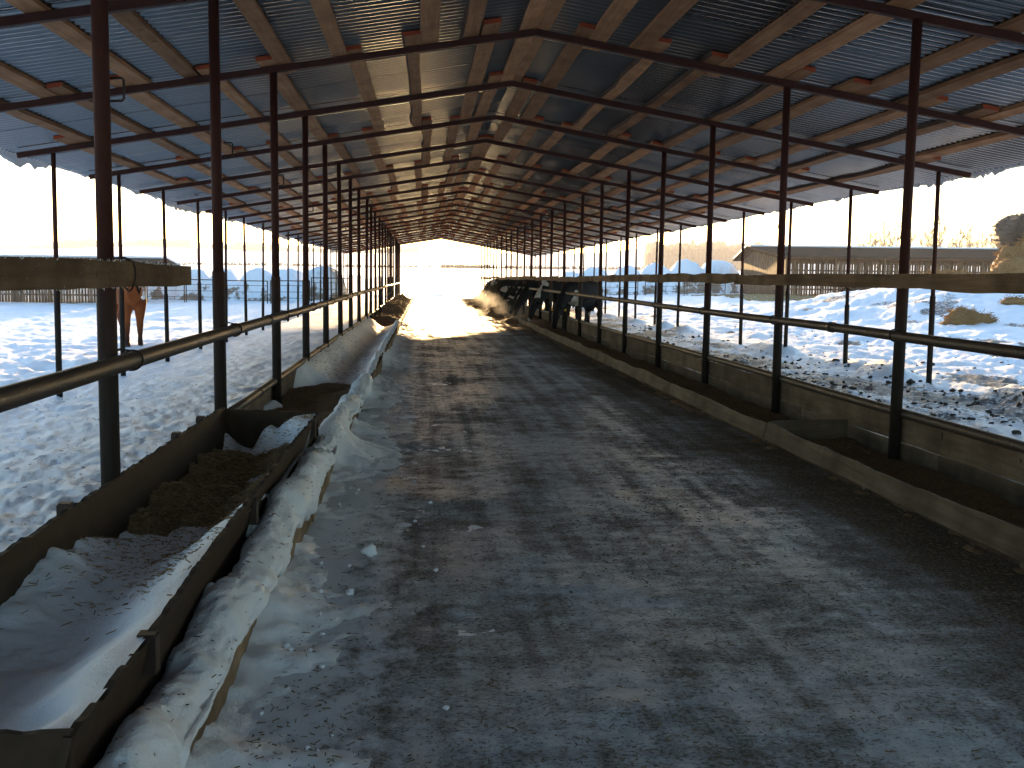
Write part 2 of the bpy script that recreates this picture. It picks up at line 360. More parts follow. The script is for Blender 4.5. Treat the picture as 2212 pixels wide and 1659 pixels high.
# ------------------------------------------------------------------ terrain
BAY, YA, HR, SL = 3.063, 11.706, 4.04, 0.1686       # bay, first frame ahead, ridge height, roof slope
WI, WO = 2.74, 6.0
FR = list(range(-5, 21)); fy = lambda n: YA+BAY*n
YEND, YBEG = fy(20)+.5, fy(-5)-.5
def ground(x, y):
    x = np.asarray(x, float); y = np.asarray(y, float); r = np.hypot(x, y)
    zl = -.03-.17*sm(-3, -6, x)-.17*sm(-6.3, -9, x)*sm(8, 20, y)
    zl = zl+.27*sm(38, 60, y)*sm(-4, -7, x)
    zr = .02*sm(2.8, 4, x)
    mound = 1.28*sm(11, 19.5, x+1.2*fbm(x*.2, y*.2, 2, 5))*sm(23, 40, y+1.5*fbm(x*.15, y*.15, 2, 6))*(1-.85*sm(45, 54, y))
    zr = zr+mound+.32*sm(45, 66, y)*sm(6, 14, x)
    z = np.where(x < 0, zl, zr)
    z = z*(1-sm(90, 160, r))
    under = sm(2.9, 2.6, np.abs(x))*(1-sm(77, 80, y))
    # detail
    lf = sm(-2.8, -3.2, x); rt = sm(2.8, 3.2, x); inside = (np.abs(x) < 6.3)
    nearf = 1-sm(60, 140, r)
    d = lf*(.020*fbm(x*4.2, y*3.4, 4, 1)+.012*fbm(x*13, y*11, 3, 2))
    out = sm(-5.8, -7, x)
    d += out*(.10*fbm(x*.9, y*.8, 4, 3)+.06*(1-np.abs(fbm(x*1.7, y*1.5, 3, 4))*1.6))*(1-.5*sm(22, 34, y))
    d += .10*np.exp(-((x+6.35)/.35)**2)*(.55+.7*vn(y*.9, x*0, 8))
    d += rt*(.030*fbm(x*3.4, y*3.0, 4, 9)+.018*fbm(x*11, y*11, 3, 10))
    d += .17*np.exp(-((x-6.05-.12*vn(y*.7, 0*x, 13))/.30)**2)*np.clip(.55+.9*vn(y*.8, x*0+3, 12), .05, 1.2)
    ro = sm(6.2, 8, x)
    d += ro*(.055*fbm(x*.8, y*.7, 4, 14)+.05*fbm(x*2.4, y*2.2, 4, 15))
    d *= nearf
    z = z+d
    # beyond the yard: a snow berm, open fields, then hills
    z = z+.25*np.exp(-((y-84-1.2*vn(x*.3, y*0, 21))/1.6)**2)*np.clip(.5+vn(x*.7, y*0, 22), 0, 1.2)*(np.abs(x) < 14)
    z = z+4.8*sm(110, 420, r)+.5*fbm(x*.01, y*.01, 3, 30)*sm(150, 400, r)
    ang = np.arctan2(x, y)
    z = z+(22+5*fbm(ang*5+3, r*0, 3, 33)+7*sm(.12, .25, ang)*(1-sm(.28, .42, ang)))*sm(480, 1250, r)
    return z*(1-under)+(-.12)*under
th = np.concatenate([np.linspace(-.60, .66, 700), np.linspace(.70, 2*math.pi-.62, 110)[1:-1]])
rr = np.concatenate([[.05, .8], np.geomspace(1.6, 1500, 760)])
TH, RR = np.meshgrid(th, rr)
GX = CAMX+RR*np.sin(TH); GY = RR*np.cos(TH); GZ = ground(GX, GY)
strip = sm(2.75, 3.0, GX)*(1-sm(5.0, 6.6, GX))*(.50+.34*fbm(GX*.9, GY*.5, 4, 40))*(1-sm(75, 85, GY))
patch = sm(.30, .75, fbm(GX*.55, GY*.40, 4, 41))*sm(5.5, 7, GX)*(1-sm(12, 30, GX))*.60*(1-sm(50, 70, GY))
dirt = np.clip(strip+patch, 0, 1)
speck = (1-sm(40, 90, np.hypot(GX, GY)))*np.where(GX < 0, .10, .7)
gr = obj('snow_ground', grid_mesh('snow_ground', GX, GY, GZ, ['yard_snow'], {'dirt': dirt, 'speck': speck}, wrap=True)); tag(gr, kind='structure')

# alley floor
ax = np.linspace(-1.86, 1.93, 64); ay = np.concatenate([np.linspace(-10.5, 1.5, 40)[:-1], 1.5*np.geomspace(1, 78.5/1.5, 620)])
AX, AY = np.meshgrid(ax, ay)
def alley_z(x, y): return .010*fbm(x*1.4, y*1.1, 4, 50)+.004*fbm(x*7, y*6, 3, 51)
al = obj('feed_alley', grid_mesh('feed_alley', AX, AY, alley_z(AX, AY), ['alley_ice'])); tag(al, kind='structure')

# ------------------------------------------------------------------ the feeding shed
SA = math.atan(SL)
shed = tag(empty('feeding_shed', (0, 0, 0)), 'long open-sided feeding shed of brown pipe posts under a corrugated metal roof', 'shed')
def pipe_mesh(name, z0, z1, r, n=14, m='painted_pipe'): return MB().tube([(0, 0, z0), (0, 0, z1)], r, n).mesh(name, [m], True)
zi = HR-SL*WI-.03; zo = HR-SL*WO-.03
def stepped(name, z0, zs, z1, r0, r1, n=14):
    mb = MB(); mb.tube([(0, 0, zs), (0, 0, z1)], r1, n); return mb.mesh(name, ['painted_pipe'], True)
inner_up = stepped('post', -.1, 1.30, zi, 0, .040)
outer_up = stepped('post', -.3, 1.05, zo, 0, .030)
inner_sl = [MB().tube([(0, 0, -.15), (0, 0, h-.015), (0, 0, h)], [.048, .048, .043], 14).mesh('sleeve', ['painted_pipe'], True) for h in (1.40, 1.44, 1.48)]
outer_sl = [MB().tube([(0, 0, -.45), (0, 0, h-.015), (0, 0, h)], [.040, .040, .034], 12).mesh('sleeve', ['painted_pipe'], True) for h in (1.08, 1.18, 1.28)]
def flat(me):                                   # hard caps, smooth sides
    for p in me.polygons:
        if len(p.vertices) > 4: p.use_smooth = False
for me in [inner_up, outer_up]+inner_sl+outer_sl: flat(me)
ring = MB().tube([(math.cos(a)*.055, 0, math.sin(a)*.055) for a in np.linspace(0, 2*math.pi, 17)], .0035, 5).mesh('wire_ring', ['wire'], True)
brk = MB().tube([(0, 0, .055), (.06, 0, .055), (.07, 0, .045), (.07, 0, -.045), (.06, 0, -.055), (0, 0, -.055)], .006, 6).mesh('bracket', ['wire'], True)
for n in FR:
    y = fy(n)
    for s in (-1, 1):
        jx, jy = rng.normal(0, .012, 2)
        p = obj('post', inner_up, shed, (s*WI+jx, y+jy, 0), (rng.normal(0, .003), rng.normal(0, .004), rng.uniform(0, 6)))
        obj('sleeve', inner_sl[rng.randint(3)], p)
        g = float(ground(s*5.96, y))
        po = obj('post', outer_up, shed, (s*5.97, y+rng.normal(0, .02), 0), (rng.normal(0, .004), s*.008+rng.normal(0, .004), rng.uniform(0, 6)))
        obj('sleeve', outer_sl[rng.randint(3)], po)
        if s > 0 and n >= -1 and n < 9: obj('wire_ring', ring, shed, (WI-.098, y, 2.05+rng.uniform(-.12, .12)), (0, 0, rng.uniform(-.5, .5)))
        if s < 0 and n >= -2 and n < 12: obj('bracket', brk, shed, (-WI+.04, y, 2.42+rng.uniform(-.08, .08)), (0, 0, -.3))
    for s in (-1, 1):
        L = 6.42/math.cos(SA)
        mb = MB().box((s*L/2, 0, 0), (L, .062, .070)); 
        obj('rafter', mb.mesh('rafter', ['rafter_steel']), shed, (0, y, HR), (0, s*SA, 0))
# purlin boards
def board_mesh(L, w, t, seed, wane=.0, k=14, mats=('fresh_timber', 'end_paint', 'bark')):
    mb = MB(); ys = np.linspace(0, L, k)
    e0 = -w/2+wane*vn(ys*1.6, ys*0, seed)*.5+.004*vn(ys*6, ys*0, seed+1); e1 = w/2+.25*wane*vn(ys*1.1, ys*0, seed+2)+.003*vn(ys*5, ys*0, seed+3)
    bow = .010*vn(ys*.5, ys*0, seed+5); tz = .006*vn(ys*.9, ys*0, seed+4)
    b0 = e0-wane*.35
    V = []
    for i in range(k):
        V += [(e0[i]+bow[i], ys[i], tz[i]), (e1[i]+bow[i], ys[i], tz[i]), (e1[i]+bow[i], ys[i], t+tz[i]), (b0[i]+bow[i], ys[i], t+tz[i])]
    F = []; M = []
    for i in range(k-1):
        a = i*4; b = a+4
        F += [(a, a+1, b+1, b), (a+1, a+2, b+2, b+1), (a+2, a+3, b+3, b+2), (a+3, a, b, b+3)]; M += [0, 0, 0, 2 if wane > .015 else 0]
    F += [(3, 2, 1, 0), ((k-1)*4, (k-1)*4+1, (k-1)*4+2, (k-1)*4+3)]; M += [1, 1]
    mb.add(V, F, M); return mb.mesh('purlin', list(mats))
LB = 2*BAY+.70
purl = [board_mesh(LB, random.choice((.15, .16, .17, .18)), .045, 10*i, random.choice((.0, .0, .03, .05, .06))) for i in range(14)]
rows = [.15, .57, 1.20, 1.97, 2.69, 3.45, 4.16, 4.88, 5.62]
for s in (-1, 1):
    for ri, xr in enumerate(rows):
        odd = 1 if ri in (0, 8) else 0
        for q, n in enumerate(range(-6+odd, 20, 2)):
            side = (1 if (q+ri) % 2 else -1)*.086
            y0 = fy(n)-.33+rng.uniform(-.24, .16)
            me = purl[rng.randint(len(purl))]
            xx = xr+side*.95
            z = HR-SL*xx+.040
            if n < -5: y0 = fy(-5)-.45;  
            o = obj('purlin', me, shed, (s*xx, y0, z), (0, s*SA, rng.normal(0, .0025)))
            if y0+LB > YEND+.1: o.scale = (1, (YEND-y0)/LB, 1)
            if rng.rand() < .5 and False: o.scale = (-1, 1, 1)
# roof sheets
def sheet_mesh(L, w=1.1, waves=8, dep=.021):
    n = waves*8+5; ys = np.arange(n)*w/(waves*8); ph = (ys/(w/waves)) % 1
    z = dep*np.clip(1.35*np.cos(2*math.pi*ph), -1, 1)
    V = []; xs = np.linspace(0, L, 7)
    for x in xs:
        V += [(x, yy, zz) for yy, zz in zip(ys, z)]
    F = [(i*n+j, i*n+j+1, (i+1)*n+j+1, (i+1)*n+j) for i in range(len(xs)-1) for j in range(n-1)]
    return MB().add(V, F).mesh('roof_sheet', ['galvanised'], True)
LS = 6.62/math.cos(SA); sh = sheet_mesh(LS)
ns = int((YEND-YBEG)/1.1)+1
for s in (-1, 1):
    for k in range(ns):
        y = YBEG+k*1.1
        o = obj('roof_sheet', sh, shed, (0, y, HR+.040+.045+.022+.0025*(k % 2)), (0, SA, 0) if s > 0 else (0, -SA, math.pi))
        if s < 0: o.location.y = y+1.1; o.rotation_euler = (0, SA, math.pi)
        o.rotation_euler.x += rng.normal(0, .002)
cap = MB()
for s in (-1, 1): cap.box((s*.14, (YBEG+YEND)/2, HR+.145-.14*SL), (.30, YEND-YBEG+.2, .006), (0, s*SA, 0))
cap.build('ridge_cap', 'galvanised', shed)
# verge boards at the far gable
for s in (-1, 1): obj('gable_board', MB().box((s*3.25, 0, 0), (6.5, .03, .10)).mesh('gable_board', ['fresh_timber']), shed, (0, YEND-.03, HR+.03), (0, s*SA, 0))

# snow and ice hanging from the eaves
def eave_fringe(s, name, depth, seed, dens=.035, thick=.05, icy=False):
    ys = np.arange(YBEG, YEND, dens); n = len(ys)
    xe = 6.60; ze = HR-SL*xe+.10
    dd = depth(ys); V = []; F = []
    rag = .5+.5*vn(ys*9, ys*0, seed+7)
    prof = [(-.05, .03), (.02, .045), (.05, .0), (.045, -.6), (.02, -1.), (.0, -.6), (-.01, 0.)]
    for i in range(n):
        for (a, b) in prof:
            V.append((s*(xe+a*thick/.05+.012*vn(ys[i]*3, b*5, seed)), ys[i], ze+(b if b > 0 else b*dd[i])*1.0-.03*0))
    m = len(prof)
    for i in range(n-1):
        for j in range(m): F.append((i*m+j, i*m+(j+1) % m, (i+1)*m+(j+1) % m, (i+1)*m+j))
    F.append(tuple(range(m-1, -1, -1))); F.append(tuple(range((n-1)*m, n*m)))
    o = MB().add(V, F).build(name, 'snow', None, True); return o
o = eave_fringe(-1, 'eave_snow', lambda y: np.clip(.09+.12*vn(y*.45, y*0, 60)+.05*vn(y*2.1, y*0, 61)+.035*vn(y*7, y*0, 62), .02, .30), 63, thick=.07)
tag(o, 'ragged lip of wind-packed snow hanging from the eave beside the horse paddock', 'snow', kind='stuff')
o = eave_fringe(1, 'eave_ice', lambda y: np.clip(.035+.02*vn(y*.8, y*0, 70)+.06*np.abs(vn(y*9, y*0, 71))*np.clip(.4+vn(y*1.3, y*0, 73), 0, 1), .012, .16), 72, dens=.025, thick=.035)
tag(o, 'thin fringe of frost and small icicles along the eave beside the muddy cattle yard', 'ice', kind='stuff')

# ------------------------------------------------------------------ rails
def rail(name, label, x, zf, r, y0, y1, tie=True, cat='pipe rail', couple=True):
    t = tag(empty(name, (x, y0, 0)), label, cat)
    yy = np.arange(y0, y1+.01, BAY/2); zz = np.array([zf(v) for v in yy]); xx = .006*vn(yy*.6, yy*0, 80)
    me = MB().tube(np.stack([xx, yy-y0, zz], 1), r, 14).mesh('pipe', ['steel_rail'], True); flat(me); obj('pipe', me, t)
    if couple:
        cp = MB().tube([(0, -.05, 0), (0, .05, 0)], r+.007, 14).mesh('coupling', ['steel_rail'], True); flat(cp)
        k = 0
        for yc in np.arange(9.9 if x > 0 else 10.6, y1, 6.05): obj('coupling', cp, t, (0, yc-y0, zf(yc)))
    if tie:
        s = 1 if x > 0 else -1
        for n in FR:
            y = fy(n)
            if y0 < y < y1:
                yy_ = y-y0-(.10 if s > 0 else -.10)
                a = np.linspace(0, 2*math.pi, 19)
                ell = [(math.cos(q)*(r+.006), yy_+.02*math.sin(q+1), zf(y)+math.sin(q)*(r+.006)) for q in a]
                mb = MB().tube(ell, .0055, 6).tube([(0, yy_, zf(y)+r+.004), (s*.05, yy_+s*.03, zf(y)+r+.015), (s*.10, y-y0+.0, zf(y)+r-.01), (s*.135, y-y0-.03, zf(y)+r-.04)], .0055, 6)
                obj('wire_tie', mb.mesh('wire_tie', ['wire'], True), t)
    return t
YR0 = -3.
rail('pipe_rail', 'chest-high steel pipe rail tied to the inner posts on the side of the horse', -WI+.088, lambda y: 1.005+.0025*max(0, y-5)*(y < 30)+.06*(y >= 30)+.008*float(vn(y*.3, 0, 81)), .044, YR0, YEND-1)
rail('pipe_rail', 'chest-high steel pipe rail with wire ties in front of the feeding cows', WI-.088, lambda y: 1.02+.0022*max(0, y-5)*(y < 35)+.066*(y >= 35)+.010*float(vn(y*.3, 0, 82)), .042, YR0, YEND-1)
rail('pipe_rail', 'low steel pipe along the back of the snow-filled manger', -WI-.005, lambda y: .335+.012*float(vn(y*.3, 0, 83)), .038, 8.3, YEND-1, False)
rail('pipe_rail', 'low steel pipe capping the dark plank back of the cattle manger', WI+.055, lambda y: .385+.010*float(vn(y*.3, 0, 84)), .040, YR0, YEND-1, False, couple=False)

def natural_board(L, h, t, seed, mats, k=24, top=.02, bot=.01, thin=None):     # a plank on edge, x = thickness, y = length, z = height
    ys = np.linspace(0, L, k); zt = h+top*vn(ys*1.4, ys*0, seed)+.4*top*vn(ys*5, ys*0, seed+1); zb = bot*vn(ys*1.2, ys*0, seed+2)+.3*bot*vn(ys*6, ys*0, seed+4); bow = .008*vn(ys*.5, ys*0, seed+3)
    V = []; F = []
    for i in range(k): V += [(bow[i]-t/2, ys[i], zb[i]), (bow[i]+t/2, ys[i], zb[i]), (bow[i]+t/2, ys[i], zt[i]), (bow[i]-t/2, ys[i], zt[i])]
    for i in range(k-1):
        a = i*4; b = a+4; F += [(a, a+1, b+1, b), (a+1, a+2, b+2, b+1), (a+2, a+3, b+3, b+2), (a+3, a, b, b+3)]
    F += [(3, 2, 1, 0), ((k-1)*4, (k-1)*4+1, (k-1)*4+2, (k-1)*4+3)]
    return MB().add(V, F).mesh('board', mats)
pr = tag(empty('plank_rail', (0, 0, 0)), 'head-high rail of rough brown boards end to end above the cattle manger', 'plank rail')
bm = [natural_board(6.1, .125, .038, 100+9*i, ['weathered_timber'], 30, .014, .014) for i in range(4)]
yb = -6.9; i = 0
while yb < YEND-3:
    o = obj('rail_board', bm[i % 4], pr, (WI-.085-.012*(i % 2), yb, 1.405+.012*math.sin(i*2.1)+(.02 if i == 3 else 0)), (rng.normal(0, .003), 0, 0))
    if i == 2: o.scale.y = 1.32                         # one long board past the near posts
    yb += 7.9 if i == 2 else 5.98; i += 1
lb = obj('rail_board', natural_board(6.4, .118, .040, 151, ['weathered_timber'], 30, .010, .010), None, (-WI+.075, .70, 1.378), (.0015, 0, 0))
tag(lb, 'frosted brown plank wired to a post at head height, sawn end free', 'plank')
lw = MB()
a = np.linspace(0, 2*math.pi, 21)
lw.tube([(.0+math.cos(q)*.034+.0, 5.70-.70+.012*math.sin(q*2), .055+math.sin(q)*.078) for q in a], .0055, 6)
lw.tube([(.03, 5.0, .12), (-.01, 4.97, .145), (-.05, 4.9, .14)], .0055, 6).tube([(.034, 5.0, .01), (.042, 5.03, -.035), (.04, 5.07, -.01)], .005, 6)
obj('wire_tie', lw.mesh('wire_tie', ['wire'], True), lb)
# rime needles on the plank
rm = MB()
for k in range(260):
    y = rng.uniform(2.5, 6.35); u = rng.rand()
    zt = .118 if u < .72 else 0.; zz = zt+rng.uniform(-.004, .004); L = rng.uniform(.006, .02)*(1 if zt else 1.2); d = np.array([rng.normal(0, .5), rng.normal(0, .6), 1 if zt else -1]); d = d/np.linalg.norm(d)*L
    c = np.array([rng.uniform(-.018, .022), y, zz]); w = .0022
    rm.add([c+(w, 0, 0), c+(-w, w, 0), c+(-w, -w, 0), c+d], [(0, 1, 3), (1, 2, 3), (2, 0, 3), (0, 2, 1)])
o = rm.build('rime', 'snow', lb); o['kind'] = 'stuff'

# ------------------------------------------------------------------ mangers
mr_ = tag(empty('feed_manger', (2.3, 0, 0)), 'long low plank manger with dark feed in front of the cows', 'manger')
seams = [-3.0, 1.1, 5.2, 9.52]+[9.52+4.15*i for i in range(1, 15)]
for i in range(len(seams)-1):
    L = min(seams[i+1], YEND-1)-seams[i]-.012
    if L < .5: continue
    obj('front_board', natural_board(L, .150, .035, 200+7*i, ['manger_timber'], 30, .016, .004), mr_, (1.915-2.3, seams[i], .03), (0, R(14)+rng.normal(0, .02), 0))
    obj('stake', MB().box((0, 0, 0), (.05, .06, .22)).mesh('stake', ['manger_timber']), mr_, (1.955-2.3, seams[i]+.05, .03), (0, R(10), 0))
    obj('stake', MB().box((0, 0, 0), (.05, .06, .22)).mesh('stake', ['manger_timber']), mr_, (1.955-2.3, seams[i]+2.1, .03), (0, R(10), 0))
hb = [natural_board(BAY-.004, .20, .03, 300+5*i, ['manger_timber'], 10, .005, .003) for i in range(3)]; hb2 = [natural_board(BAY-.004, .155, .03, 330+5*i, ['manger_timber'], 10, .003, .003) for i in range(3)]
for n in range(-5, 20):
    obj('back_board', hb[n % 3], mr_, (WI+.062-2.3, fy(n)+.006, .142)); obj('back_board', hb2[n % 3], mr_, (WI+.058-2.3, fy(n)+.006-.7, -.022))
obj('partition_board', natural_board(.74, .20, .03, 360, ['manger_timber'], 8, .006, .004), mr_, (2.02-2.3, 9.62, -.02), (0, 0, -R(84)))
# feed lying in the manger
def hfield(name, x0, x1, y0, y1, nx, ny, f, m, smooth=True):
    X, Y = np.meshgrid(np.linspace(x0, x1, nx), np.linspace(y0, y1, ny)); return obj(name, grid_mesh(name, X, Y, f(X, Y), [m], smooth=smooth))
def feed_r(x, y):
    w = np.sin(np.clip((x-1.90)/(2.80-1.90), 0, 1)*math.pi)
    heap = sm(27, 32, y)*(.10+.14*np.clip(vn(y*.55, x*0+2, 91), -.3, 1))
    return .0+.025*fbm(x*4, y*3, 4, 90)+heap*w**.6+.03*w*sm(8, 16, y)*(1+fbm(x*1, y*.8, 3, 92))
o = hfield('silage', 1.90, 2.79, -3, YEND-1, 22, 900, feed_r, 'silage'); tag(o, 'dark chopped silage spread along the bottom of the cattle manger', 'silage', kind='stuff')
def spill_r(x, y):
    h = (.30*np.clip(.35+.9*vn(y*.42, x*0, 95), 0, 1.2)*sm(29, 38, y)*(1-sm(66, 72, y)))
    c = 1.80-.16*sm(30, 45, y); return h*np.exp(-((x-c)/.32)**2)*(1+.5*fbm(x*5, y*4, 3, 96))+.05*np.exp(-((x-1.88)/.10)**2)*(.6+.8*fbm(x*6, y*5, 3, 98))*(1-sm(66, 72, y))-.012-.03*(1-sm(24, 30, y))
o = hfield('spilled_silage', .95, 1.93, 3, 72, 26, 900, spill_r, 'silage'); tag(o, 'brown silage pushed out over the manger board onto the sunlit alley', 'silage', kind='stuff')

ml = tag(empty('feed_manger', (-2.3, 0, 0)), 'long plank manger drifted full of snow opposite the feeding cows', 'manger')
for i in range(18):
    L = 4.0; y = -1.6+i*4.0
    obj('front_board', natural_board(L-.01, .165, .038, 400+7*i, ['weathered_timber'], 26, .010, .004), ml, (-1.835+2.3+rng.normal(0, .006), y, -.01), (0, -R(3), 0))
for n in range(-2, 20):
    obj('back_board', hb[n % 3], ml, (-WI-.055+2.3, fy(n)+.006, .10)); obj('back_board', hb2[n % 3], ml, (-WI-.05+2.3, fy(n)+.006, -.065))
def drift_l(x, y):                                       # snow lying in the far manger
    t = np.clip((x+2.80)/.95, 0, 1)
    prof = .30-.30*sm(0, .55, t)+.13*sm(.55, 1, t)
    wav = .03*fbm(x*2.2+.7*y, y*.55, 4, 110)+.010*fbm(x*8, y*5, 3, 111)
    w = sm(13.2, 14.6, y+.5*fbm(x*2, y, 3, 112)-.4*t)*(1-sm(30, 34, y+.8*fbm(x*1.5, y*.8, 3, 113)))
    edge = .075*np.exp(-((x+1.87)/.07)**2)*(1.1+fbm(x*3, y*2.1, 3, 115))*(y < 34)
    lowfeed = .06*sm(.2, .0, t)
    return (prof+wav+.03)*w+(1-w)*(-.02+.05*fbm(x*3, y*2, 3, 116)+.14*sm(.35, 0, t)*np.clip(.4+fbm(x*1.2, y*1.3, 3, 117), 0, 1))+edge
o = hfield('snow_drift', -2.80, -1.825, 8.5, YEND-1, 30, 1000, drift_l, 'snow'); tag(o, 'wind-rippled snow drift filling the manger behind the loose trough', 'snow', kind='stuff')
def feed_l(x, y):
    t = np.clip((x+2.80)/.95, 0, 1); b = np.sin(t*math.pi)**.5
    f1 = (.105+.035*fbm(x*3, y*2.2, 4, 120)+.03*t)*sm(8.2, 8.8, y)*(1-sm(13.5, 15, y))
    f2 = (.14+.20*np.clip(.6+vn(y*.3, x*0, 121), 0, 1.3)*b)*sm(31, 36, y)*(1-sm(62, 70, y))*(1+.35*fbm(x*4, y*3, 4, 122))
    return f1+f2-.05*(1-np.clip(f1+f2, 0, 1)*3)
o = hfield('silage', -2.78, -1.83, 8.5, YEND-1, 28, 900, feed_l, 'silage'); tag(o, 'brown silage showing between snow in the drifted manger', 'silage', kind='stuff')

# snow cap over the near kerb board, and the spill of snow at its foot
ys = np.arange(1.4, 13.6, .022); nt_ = 15; ts = np.linspace(0, 1, nt_)
prof = np.array([(-2.10, .00), (-2.06, .05), (-2.02, .10), (-1.99, .15), (-1.965, .19), (-1.94, .215), (-1.91, .225), (-1.885, .225), (-1.86, .215), (-1.835, .20), (-1.815, .18), (-1.80, .15), (-1.795, .11), (-1.80, .08), (-1.825, .075)])
fine_p = np.stack([np.interp(np.linspace(0, nt_-1, 44), np.arange(nt_), prof[:, k]) for k in (0, 1)], 1); nt_ = 44
arc = np.concatenate([[0], np.cumsum(np.hypot(*np.diff(fine_p, axis=0).T))]); tg = np.gradient(fine_p, axis=0); tg /= np.linalg.norm(tg, axis=1)[:, None]+1e-9
nrm = np.stack([-tg[:, 1], tg[:, 0]], 1)
Yk, Sk = np.meshgrid(ys, arc, indexing='ij'); U = np.linspace(0, 1, nt_)[None, :]
bulk = (1.10+.28*fbm(Yk*.9, Yk*0+4, 3, 130))
disp = .026*fbm(Yk*2.2, Sk*5.0, 2, 134)+.014*fbm(Yk*7, Sk*9, 3, 135)+.012*np.abs(fbm(Yk*15, Sk*17, 3, 137))*sm(.0, .6, fbm(Yk*1.6, Sk*3, 2, 139)+.2)+.003*fbm(Yk*48, Sk*48, 2, 138)
disp *= np.clip(np.minimum(U*6, (1-U)*7), 0, 1)
lipd = .09*np.clip(-.30+1.5*fbm(Yk*1.3, Yk*0, 3, 131)+.6*vn(Yk*6, Yk*0, 133), -.75, 1.)       # lip hangs lower or pulls back
KV = np.zeros((len(ys), nt_, 3))
KV[:, :, 0] = fine_p[None, :, 0]+nrm[None, :, 0]*disp
KV[:, :, 1] = Yk+.012*vn(Yk*4, Sk*8, 136)
KV[:, :, 2] = fine_p[None, :, 1]*bulk+nrm[None, :, 1]*disp-lipd*sm(.72, .92, U)
o = obj('snow_cap', grid_mesh('snow_cap', KV[:, :, 0], KV[:, :, 1], KV[:, :, 2], ['snow'])); tag(o, 'lumpy snow cap draped over the kerb board beside the loose trough', 'snow', kind='stuff')
def spill_l(x, y):
    d = (x+1.82); k = np.clip(.55+.9*fbm(y*.55, x*0, 3, 140), .08, 1.5)
    return (.125*np.exp(-np.maximum(d, 0)/.11)+.055*np.exp(-(d/.42)**2))*k*(1+.28*fbm(x*4, y*3, 3, 141))*(1-.55*sm(12, 25, y))*(1-sm(33, 36, y))+.016*fbm(x*7, y*6, 4, 143)+.007*fbm(x*18, y*16, 3, 142)-.020
o = hfield('spilled_snow', -1.83, -.75, 1.2, 37, 46, 1300, spill_l, 'snow'); tag(o, 'powdery snow spilled from the kerb onto the alley edge', 'snow', kind='stuff')
lm = MB()
for k in range(60):
    y = 2.2*(14/2.2)**rng.rand(); x = -1.72+abs(rng.normal(0, .28)); r = rng.uniform(.004, .013)*(1.7 if rng.rand() < .10 else 1)
    lm.sphere((x, y, float(alley_z(x, y))+r*.35+max(0, float(spill_l(x, y)))), (r, r*rng.uniform(.8, 1.4), r*.75), 9, 6, 0, .6, k)
for (x, y, r) in [(-1.44, 5.62, .042), (-1.97, 4.15, .045), (-1.98, 5.2, .045), (-1.5, 4.9, .02)]:
    lm.sphere((x, y, r*.5+(.20 if x < -1.8 else 0)), (r, r*1.15, r*.75), 20, 12, 0, .5, int(y*10))
o = lm.build('snow_lumps', 'snow', None, True); tag(o, 'crumbs and balls of snow scattered along the kerb', 'snow', kind='stuff')

# ------------------------------------------------------------------ loose trough
tr = tag(empty('feed_trough', (-2.32, 5.4, .05)), 'loose dark trough half full of snow and silage inside the kerb', 'trough')
T0, T1 = 2.46, 8.42
def wall_mesh(p_top, p_bot, seed, t=.022, y0=T0, y1=T1, rag=.006):
    ys = np.linspace(y0, y1, 150); n = len(ys)
    rg = rag*(vn(ys*14, ys*0, seed)+.7*vn(ys*37, ys*0, seed+1))+.018*vn(ys*.7, ys*0, seed+2)
    bw = .012*vn(ys*.6, ys*0, seed+3)
    V = []; F = []
    for i in range(n):
        for (px_, pz, e) in ((p_bot[0], p_bot[1], 0), (p_bot[0]+t, p_bot[1], 0), (p_top[0]+t, p_top[1], 1), (p_top[0], p_top[1], 1)): V.append((px_+bw[i]+2.32, ys[i]-5.4, pz-.05+(rg[i] if e else 0)))
    for i in range(n-1):
        a = i*4; b = a+4; F += [(a, a+1, b+1, b), (a+1, a+2, b+2, b+1), (a+2, a+3, b+3, b+2), (a+3, a, b, b+3)]
    F += [(3, 2, 1, 0), ((n-1)*4, (n-1)*4+1, (n-1)*4+2, (n-1)*4+3)]
    return MB().add(V, F).mesh('side_wall', ['trough_plate'])
obj('side_wall', wall_mesh((-1.985, .405), (-2.06, .08), 160), tr); obj('side_wall', wall_mesh((-2.70, .44), (-2.60, .08), 170), tr)
def end_mesh(y, zr, zl):
    xs = np.linspace(-2.69, -1.97, 40); zt = zl+(zr-zl)*(xs+2.69)/.72+.006*vn(xs*25, xs*0, 180)
    V = []; F = []
    for x, z in zip(xs, zt):
        for dy in (0, .022): V += [(x+2.32, y+dy-5.4, .08-.05), (x+2.32, y+dy-5.4, z-.05)]
    for i in range(len(xs)-1):
        a = i*4; b = a+4; F += [(a, b, b+1, a+1), (a+2, a+3, b+3, b+2), (a+1, b+1, b+3, a+3), (a, a+2, b+2, b)]
    F += [(0, 1, 3, 2), (len(V)-4, len(V)-2, len(V)-1, len(V)-3)]
    return MB().add(V, F).mesh('end_wall', ['trough_plate'])
obj('end_wall', end_mesh(T0+.012, .398, .40), tr); obj('end_wall', end_mesh(T1-.034, .40, .432), tr)
obj('bottom', MB().box((0, 0, .03), (.60, T1-T0-.06, .02)).mesh('bottom', ['trough_plate']), tr)
for (x, y, z) in [(-2.715, 4.75, .42), (-2.72, 6.9, .42), (-2.72, 7.65, .425), (-1.965, 5.15, .33), (-1.965, 7.95, .33), (-1.965, 3.2, .33)]:
    h = .11 if x > -2.3 else .07
    obj('bracket', MB().box((0, 0, 0), (.035, .055, h)).box((.012 if x < -2.3 else -.012, 0, h/2), (.05, .05, .018)).mesh('bracket', ['wire']), tr, (x+2.32, y-5.4, z-.05))
